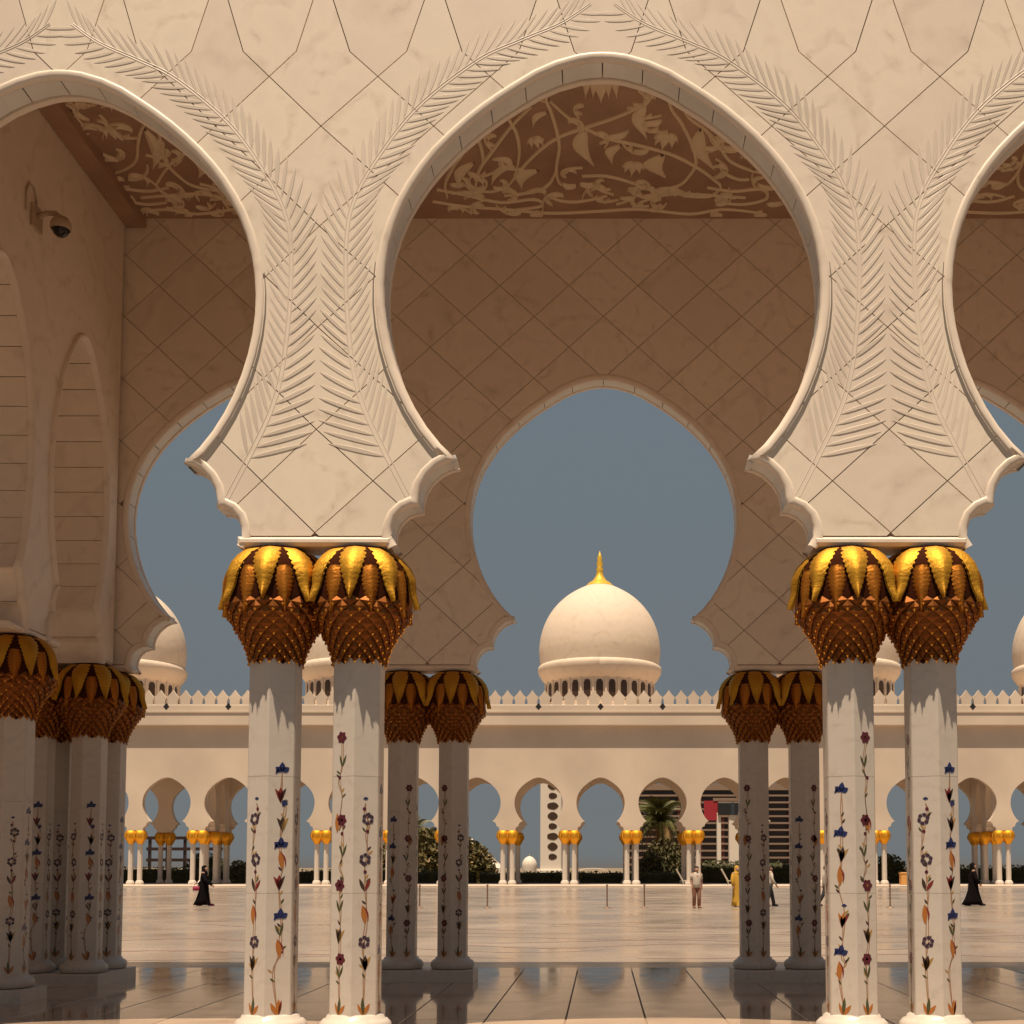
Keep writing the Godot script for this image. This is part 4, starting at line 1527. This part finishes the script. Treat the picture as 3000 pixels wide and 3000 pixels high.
	leaf_cloud("ochre_leaves", mound, 1400, 0.3, "shrub_leaf_ochre", func(q: RandomNumberGenerator) -> Vector3:
		var v := Vector3(q.randfn(), absf(q.randfn()), q.randfn()).normalized()
		return v * Vector3(7.0, 5.6, 4.0) * q.randf_range(0.9, 1.1), 14)
	hedge("long low trimmed hedge behind the far arcade, left stretch", -62.0, -33.0, -116.5, 1.7, 2.0, 21)
	hedge("long low trimmed hedge behind the far arcade, between the corner pier and the mound", -32.0, -12.0, -116.0, 1.5, 2.0, 22)
	hedge("long low trimmed hedge behind the far arcade, below the white tower", -11.5, 9.0, -116.4, 1.35, 2.0, 23)
	hedge("taller square hedge behind the far arcade, beside the yellow robe", 9.4, 20.5, -117.0, 2.3, 2.2, 24)
	hedge("dark hedge behind the far arcade at the photo's right", 29.6, 54.0, -116.2, 1.9, 2.0, 25)
	bush("rounded dark green bush between the right front columns", Vector3(26.6, -0.12, -114.5), Vector3(2.0, 2.75, 1.4), "hedge_leaf", 31)
	bush("dark round bush behind the second far arch from the left", Vector3(-38.2, -0.12, -118.5), Vector3(2.2, 3.0, 1.6), "hedge_leaf", 32)
	bush("low green bush just left of the outer left front column", Vector3(-33.4, -0.12, -113.5), Vector3(1.6, 2.2, 1.2), "shrub_leaf", 33)
	var lb := thing("lattice_pavilion", "dark lattice pavilion standing behind the left far arches", "pavilion", Vector3(-47.5, -0.12, -140))
	for k in 5:
		obj("post", box_mesh(Vector3(0.3, 5.2, 0.3), Vector3(-4.0 + k * 2.0, 2.6, 0)), "hotel_glass", lb)
	for k in 3:
		obj("beam", box_mesh(Vector3(8.6, 0.35, 0.4), Vector3(0, 2.6 + k * 1.25, 0.1)), "hotel_glass", lb)


# ---------------------------------------------------------------- people

# joins tapered capsules with a smooth minimum and meshes the field as surface nets
func figure(st: SurfaceTool, bones: Array, cell: float, k := 0.018) -> void:
	var lo := Vector3.ONE * 1e9
	var hi := -Vector3.ONE * 1e9
	for b: Array in bones:
		var r: float = maxf(b[2], b[3]) + cell * 2.5
		for p: Vector3 in [b[0], b[1]]:
			lo = lo.min(p - Vector3.ONE * r)
			hi = hi.max(p + Vector3.ONE * r)
	var nx := int((hi.x - lo.x) / cell) + 2
	var ny := int((hi.y - lo.y) / cell) + 2
	var nz := int((hi.z - lo.z) / cell) + 2
	var f := PackedFloat32Array()
	f.resize(nx * ny * nz)
	for b: Array in bones:
		var a: Vector3 = b[0]
		var ab: Vector3 = b[1] - a
		var ra: float = b[2]
		var rb: float = b[3]
		var l2 := maxf(ab.length_squared(), 1e-9)
		var reach := maxf(ra, rb) + maxf(cell * 2.2, k * 4.0)
		var p0 := (a.min(b[1]) - Vector3.ONE * reach - lo) / cell
		var p1 := (a.max(b[1]) + Vector3.ONE * reach - lo) / cell
		for z in range(maxi(0, int(p0.z)), mini(nz, int(p1.z) + 1)):
			for y in range(maxi(0, int(p0.y)), mini(ny, int(p1.y) + 1)):
				for x in range(maxi(0, int(p0.x)), mini(nx, int(p1.x) + 1)):
					var p := lo + Vector3(x, y, z) * cell
					var t := clampf((p - a).dot(ab) / l2, 0.0, 1.0)
					var d := p.distance_to(a + ab * t) - lerpf(ra, rb, t)
					f[(z * ny + y) * nx + x] += exp(-d / k)
	var where := {}
	for z in nz - 1:
		for y in ny - 1:
			for x in nx - 1:
				var c := 0
				var base := (z * ny + y) * nx + x
				var sum := Vector3.ZERO
				var w := 0.0
				for q in 8:
					var v := f[base + (q & 1) + ((q >> 1) & 1) * nx + ((q >> 2) & 1) * nx * ny]
					if v > 1.0:
						c += 1
				if c == 0 or c == 8:
					continue
				for q in 8:
					for ax in 3:
						if q & (1 << ax):
							continue
						var q2 := q | (1 << ax)
						var v0 := f[base + (q & 1) + ((q >> 1) & 1) * nx + ((q >> 2) & 1) * nx * ny]
						var v1 := f[base + (q2 & 1) + ((q2 >> 1) & 1) * nx + ((q2 >> 2) & 1) * nx * ny]
						if (v0 > 1.0) == (v1 > 1.0):
							continue
						var l0 := -log(maxf(v0, 1e-12))
						var l1 := -log(maxf(v1, 1e-12))
						var t := clampf(l0 / (l0 - l1), 0.02, 0.98)
						sum += Vector3(q & 1, (q >> 1) & 1, (q >> 2) & 1).lerp(Vector3(q2 & 1, (q2 >> 1) & 1, (q2 >> 2) & 1), t)
						w += 1.0
				where[base] = lo + (Vector3(x, y, z) + sum / w) * cell
	var step := [1, nx, nx * ny]
	for z in range(1, nz - 1):
		for y in range(1, ny - 1):
			for x in range(1, nx - 1):
				var base := (z * ny + y) * nx + x
				var s := f[base] > 1.0
				for ax in 3:
					if (f[base + step[ax]] > 1.0) == s:
						continue
					var u: int = step[(ax + 1) % 3]
					var v: int = step[(ax + 2) % 3]
					if not (where.has(base) and where.has(base - u) and where.has(base - v) and where.has(base - u - v)):
						continue
					if s:
						quad(st, where[base - u - v], where[base - v], where[base], where[base - u])
					else:
						quad(st, where[base - u - v], where[base - u], where[base], where[base - v])


func hand_bones(wrist: Vector3, dir: Vector3, side: float) -> Array:
	var d := dir.normalized()
	var across := d.cross(Vector3(side, 0, 0)).normalized()     # from thumb to little finger
	var curl := across.cross(d).normalized() * -side
	var palm := wrist + d * 0.085
	var out := [[wrist, palm, 0.022, 0.024], [wrist + across * 0.018, palm + across * 0.022, 0.016, 0.014], [wrist - across * 0.018, palm - across * 0.022, 0.016, 0.014]]
	var lens := [0.072, 0.082, 0.077, 0.06]
	for k in 4:
		var b := palm + across * (k - 1.5) * 0.0195
		var m: Vector3 = b + (d * 0.92 + curl * 0.3).normalized() * lens[k] * 0.5
		var e: Vector3 = m + (d * 0.7 + curl * 0.75).normalized() * lens[k] * 0.5
		out.append([b, m, 0.0085, 0.008])
		out.append([m, e, 0.008, 0.0068])
	var tb := wrist + d * 0.03 - across * 0.026
	var tm := tb + (d * 0.7 - across * 0.65).normalized() * 0.04
	out.append([tb, tm, 0.011, 0.0095])
	out.append([tm, tm + (d * 0.95 + curl * 0.3).normalized() * 0.032, 0.0095, 0.008])
	return out


# faces +z; stride: how far the right foot is ahead; returns the root
func person(label: String, at: Vector3, turn: float, h: float, stride: float, look: Dictionary) -> Node3D:
	var t := thing("person", label, "person", at, turn)
	var body := Node3D.new()
	var k := h / 1.72
	var bones := []
	var hip := Vector3(0, 0.93, 0)
	var chest := Vector3(0, 1.28, 0.015)
	var neck := Vector3(0, 1.45, 0.01)
	bones.append([hip, Vector3(0, 1.08, 0.0), 0.125, 0.115])
	bones.append([Vector3(0, 1.08, 0), chest, 0.115, 0.13])
	bones.append([Vector3(-0.07, 1.33, 0), Vector3(0.07, 1.33, 0), 0.10, 0.10])
	bones.append([chest, neck, 0.10, 0.052])
	bones.append([neck, Vector3(0, 1.54, 0.025), 0.05, 0.052])
	bones.append([Vector3(0, 1.56, 0.05), Vector3(0, 1.62, 0.01), 0.068, 0.088])
	bones.append([Vector3(0, 1.52, 0.07), Vector3(0, 1.55, 0.06), 0.036, 0.05])
	bones.append([Vector3(0, 1.60, 0.095), Vector3(0, 1.565, 0.118), 0.010, 0.014])
	for s: float in [-1.0, 1.0]:
		bones.append([Vector3(s * 0.083, 1.60, 0.005), Vector3(s * 0.088, 1.57, 0.0), 0.018, 0.013])
		var foot := stride / 2 * s
		var knee := Vector3(s * 0.095, 0.50, foot * 0.45 + 0.03)
		var ankle := Vector3(s * 0.09, 0.085, foot)
		bones.append([Vector3(s * 0.09, 0.90, 0), knee, 0.088, 0.058])
		bones.append([knee, ankle, 0.056, 0.038])
		bones.append([ankle + Vector3(0, -0.04, -0.04), ankle + Vector3(s * 0.015, -0.05, 0.15), 0.038, 0.028])
		var sh := Vector3(s * 0.175, 1.385, 0.0)
		var swing: float = look.get("swing", 0.12) * -s * signf(stride + 0.001)
		var elbow := Vector3(s * 0.235, 1.11, swing * 0.5 - 0.02)
		var wrist := Vector3(s * 0.24, 0.875, swing * 1.3 + 0.05)
		if look.get("folded", false):
			wrist = Vector3(s * 0.05, 1.05, 0.22)
		bones.append([Vector3(s * 0.1, 1.37, 0), sh, 0.07, 0.058])
		bones.append([sh, elbow, 0.055, 0.042])
		bones.append([elbow, wrist, 0.042, 0.028])
		var hs := st_new(true)
		figure(hs, hand_bones(wrist, wrist - elbow, s), 0.005, 0.003)
		obj("hand", done(hs), "skin", t)
	var st := st_new(true)
	figure(st, bones, 0.026, 0.016)
	obj("body", done(st), "skin", t)
	var scale := Vector3.ONE * k
	# clothes
	if look.has("robe"):
		st = st_new(true)
		var tr: float = look.get("trail", 0.0)
		loft(st, [[0, 0.035, tr, 0.24, 0.21 + absf(stride) * 0.36, 0.05], [0, 0.25, tr * 0.55, 0.22, 0.19 + absf(stride) * 0.22, 0.05], [0, 0.6, tr * 0.12, 0.205, 0.185 + absf(stride) * 0.06, 0.04], [0, 0.95, 0, 0.205, 0.185, 0.03], [0, 1.2, 0.0, 0.20, 0.165, 0.02], [0, 1.36, 0, 0.215, 0.13], [0, 1.43, 0.0, 0.16, 0.10], [0, 1.475, 0.005, 0.075, 0.075]], 24)
		obj("robe", done(st), look.robe, t)
		for s: float in [-1.0, 1.0]:
			var swing: float = look.get("swing", 0.12) * -s * signf(stride + 0.001)
			st = st_new(true)
			var wr := Vector3(s * 0.24, 0.90, swing * 1.3 + 0.045) if not look.get("folded", false) else Vector3(s * 0.085, 1.06, 0.19)
			tube(st, [Vector3(s * 0.15, 1.40, 0), Vector3(s * 0.19, 1.36, 0.0), Vector3(s * 0.235, 1.11, swing * 0.5 - 0.02), wr], [0.06, 0.075, 0.075, 0.07], 12)
			obj("sleeve", done(st), look.robe, t)
		if look.has("hem"):
			st = st_new(true)
			var tr2: float = look.get("trail", 0.0)
			loft(st, [[0, 0.02, tr2, 0.246, 0.216 + absf(stride) * 0.36, 0.05], [0, 0.07, tr2 * 0.93, 0.244, 0.212 + absf(stride) * 0.345, 0.05]], 24)
			obj("hem_band", done(st), look.hem, t)
	else:
		st = st_new(true)
		loft(st, [[0, 0.84, 0, 0.185, 0.15, 0.02], [0, 1.0, 0, 0.18, 0.15, 0.02], [0, 1.2, 0.0, 0.19, 0.155], [0, 1.34, 0, 0.215, 0.135], [0, 1.42, 0.0, 0.17, 0.10], [0, 1.47, 0.005, 0.075, 0.075]], 22)
		obj("shirt", done(st), look.top, t)
		for s: float in [-1.0, 1.0]:
			var swing: float = look.get("swing", 0.12) * -s * signf(stride + 0.001)
			var foot := stride / 2 * s
			st = st_new(true)
			var el := Vector3(s * 0.235, 1.11, swing * 0.5 - 0.02)
			var sh := Vector3(s * 0.175, 1.385, 0.0)
			if look.get("long_sleeves", false):
				tube(st, [Vector3(s * 0.14, 1.40, 0), sh, el, Vector3(s * 0.24, 0.90, swing * 1.3 + 0.04)], [0.06, 0.07, 0.056, 0.045], 10)
			else:
				tube(st, [Vector3(s * 0.14, 1.40, 0), sh, sh.lerp(el, 0.7)], [0.06, 0.07, 0.07], 10)
			obj("sleeve", done(st), look.top, t)
			st = st_new(true)
			tube(st, [Vector3(s * 0.085, 0.95, 0), Vector3(s * 0.092, 0.80, foot * 0.12), Vector3(s * 0.095, 0.50, foot * 0.45 + 0.03), Vector3(s * 0.09, 0.09, foot - 0.005)], [0.11, 0.105, 0.082, 0.072], 12)
			obj("trouser_leg", done(st), look.legs, t)
	for s: float in [-1.0, 1.0]:
		var foot := stride / 2 * s
		st = st_new(true)
		tube(st, [Vector3(s * 0.09, 0.045, foot - 0.085), Vector3(s * 0.09, 0.055, foot - 0.02), Vector3(s * 0.1, 0.042, foot + 0.12), Vector3(s * 0.105, 0.032, foot + 0.19)], [0.036, 0.05, 0.046, 0.026], 10)
		obj("shoe", done(st), look.get("shoes", "black"), t)
		obj("eye", lathe_mesh([Vector2(0, -0.008), Vector2(0.008, 0), Vector2(0, 0.008)], 6), "black", t, Transform3D(Basis(), Vector3(s * 0.032, 1.592, 0.086)))
	st = st_new(true)
	if look.has("scarf"):
		loft(st, [[0, 1.33, 0.0, 0.20, 0.14, 0.03], [0, 1.43, -0.005, 0.15, 0.125], [0, 1.50, -0.02, 0.105, 0.105], [0, 1.58, -0.025, 0.108, 0.11], [0, 1.65, -0.022, 0.104, 0.112], [0, 1.70, -0.012, 0.078, 0.088], [0, 1.73, -0.005, 0.03, 0.035]], 20)
		obj("headscarf", done(st), look.scarf, t)
	else:
		loft(st, [[0, 1.545, -0.05, 0.07, 0.05], [0, 1.60, -0.028, 0.097, 0.085], [0, 1.655, -0.005, 0.099, 0.105], [0, 1.70, 0.0, 0.078, 0.088], [0, 1.728, 0.0, 0.03, 0.035]], 16)
		obj("hair", done(st), "hair", t)
	t.scale = scale
	return t


func people() -> void:
	var a := person("person in a long trailing black robe with red shoes beside the outer left front column", Vector3(-17.12, 0, -53.0), PI / 2 - 0.1, 1.73, 0.46, {"robe": "black_cloth", "scarf": "black_cloth", "trail": -0.12, "shoes": "magenta", "swing": 0.30})
	var bag := thing("hand_bag", "small red bag hanging from the hand of the person in trailing black robe", "bag", Vector3(-17.40, -0.09, -52.78))
	var st := st_new(true)
	loft(st, [[0, 0.74, 0, 0.14, 0.05], [0, 0.86, 0, 0.15, 0.06], [0, 0.93, 0, 0.11, 0.04]], 12)
	obj("bag_body", done(st), "magenta", bag)
	st = st_new(true)
	var loop := []
	var lr := []
	for k in 9:
		var q := PI * k / 8.0
		loop.append(Vector3(-0.08 * cos(q), 0.92 + 0.11 * sin(q), 0))
		lr.append(0.008)
	tube(st, loop, lr, 6)
	obj("bag_handle", done(st), "magenta", bag)
	person("person with dark hair in a pale top and rust trousers before a far column", Vector3(3.83, 0, -50.2), 0.25, 1.70, 0.12, {"top": "white_cloth", "legs": "rust_cloth", "swing": 0.05, "shoes": "rust_cloth"})
	person("person in a long yellow hooded robe left of the shaded column", Vector3(5.68, 0, -52.0), 0.4, 1.72, 0.14, {"robe": "yellow_cloth", "scarf": "yellow_cloth", "shoes": "magenta", "swing": 0.04})
	person("person in white shirt and dark trousers just right of the shaded column", Vector3(7.1, 0, -52.3), PI / 2 + 0.2, 1.74, 0.42, {"top": "white_cloth", "legs": "dark_trousers", "long_sleeves": true})
	person("person striding with bare forearms, half hidden behind the inner right front column", Vector3(9.58, 0, -52.8), PI / 2, 1.72, 0.72, {"top": "white_cloth", "legs": "dark_trousers"})
	person("person in black robe walking right beside the outer right front column", Vector3(16.0, 0, -53.2), PI / 2 - 0.1, 1.84, 0.62, {"robe": "black_cloth", "scarf": "black_cloth", "trail": -0.04, "shoes": "black"})


# ---------------------------------------------------------------- small things

func small_things() -> void:
	# rope posts across the courtyard
	var spots := [[-7.5, "slim barrier post seen between the left shaded columns"], [-4.72, "slim barrier post right of the left shaded column pair"], [0.19, "slim dark barrier post in the middle of the courtyard"], [1.72, "slim barrier post beside the far column right of centre"], [11.8, "slim barrier post between the two right front columns"]]
	var first: Node3D
	for k in spots.size():
		var at := Vector3(spots[k][0], -0.012, -50.6)
		if k > 0:
			copy_of(first, spots[k][1], at)
			continue
		first = thing("barrier_post", spots[0][1], "post", at, 0.0, "slim posts across the courtyard")
		obj("post", lathe_mesh([Vector2(0.032, 0.02), Vector2(0.03, 0.88), Vector2(0.045, 0.9), Vector2(0.04, 0.95), Vector2(0.0, 0.97)], 10), "post_metal", first)
		obj("foot", lathe_mesh([Vector2(0.17, 0.0), Vector2(0.17, 0.015), Vector2(0.05, 0.04), Vector2(0.03, 0.06)], 16), "post_metal", first)
	# security camera on the side wall
	var cam := thing("security_camera", "dome security camera with black bulb on the left side wall", "security camera", Vector3(-7.18, 9.78, -15.05))
	obj("wall_plate", box_mesh(Vector3(0.04, 0.30, 0.26), Vector3(0.021, 0.06, 0.0), 0.01), "camera_housing", cam)
	var st := st_new(true)
	tube(st, [Vector3(0.04, 0.08, 0), Vector3(0.14, 0.13, 0), Vector3(0.26, 0.13, 0), Vector3(0.33, 0.07, 0)], [0.032, 0.032, 0.032, 0.032], 10)
	obj("arm", done(st), "camera_housing", cam)
	var up := Transform3D(Basis(), Vector3(0.33, -0.06, 0))
	obj("housing", lathe_mesh([Vector2(0.115, -0.03), Vector2(0.13, 0.0), Vector2(0.125, 0.06), Vector2(0.09, 0.12), Vector2(0.03, 0.14), Vector2(0.0, 0.145)], 20), "camera_housing", cam, up)
	obj("bulb", lathe_mesh([Vector2(0.0, -0.12), Vector2(0.05, -0.11), Vector2(0.085, -0.08), Vector2(0.10, -0.028)], 20), "camera_bulb", cam, up)
	var pipe := thing("cable_conduit", "thin cable pipe curving over the side wall beside the security camera", "conduit")
	st = st_new(true)
	tube(st, [Vector3(-7.162, 9.81, -14.77), Vector3(-7.162, 10.06, -14.77), Vector3(-7.162, 10.19, -14.84), Vector3(-7.162, 10.20, -14.95), Vector3(-7.162, 10.08, -15.04), Vector3(-7.162, 9.96, -15.05)], [0.011, 0.011, 0.011, 0.011, 0.011, 0.011], 8)
	obj("pipe", done(st), "camera_housing", pipe)
	# things standing at the far hedge
	var crate := thing("orange_crate", "small orange box on the far step before the rounded bush", "box", Vector3(25.3, 0.2, -102.9))
	obj("crate_body", box_mesh(Vector3(0.86, 0.9, 0.7), Vector3(0, 0.45, 0), 0.03), "crate_orange", crate)
	obj("crate_lid", box_mesh(Vector3(0.92, 0.14, 0.76), Vector3(0, 0.97, 0), 0.03), "crate_orange", crate)
	var n := 0
	for e: Array in [[6.75, "white leaning chair on the far step, nearer the date palm"], [10.5, "white leaning chair on the far step, beside the tall square hedge"]]:
		var ch := thing("white_chair", e[1], "chair", Vector3(e[0], 0.2, -102.6), 0.0, "white chairs on the far step")
		obj("seat", box_mesh(Vector3(0.9, 0.08, 0.6), Vector3(0.3, 0.32, 0), 0.02), "white_cloth", ch)
		obj("backrest", box_mesh(Vector3(0.09, 1.15, 0.6), Vector3.ZERO, 0.02), "white_cloth", ch, Transform3D(Basis(Vector3.BACK, 0.5), Vector3(-0.32, 0.8, 0)))
		for s: float in [-0.05, 0.68]:
			for q: float in [-0.25, 0.25]:
				obj("leg", box_mesh(Vector3(0.06, 0.3, 0.06), Vector3(s, 0.15, q)), "white_cloth", ch)
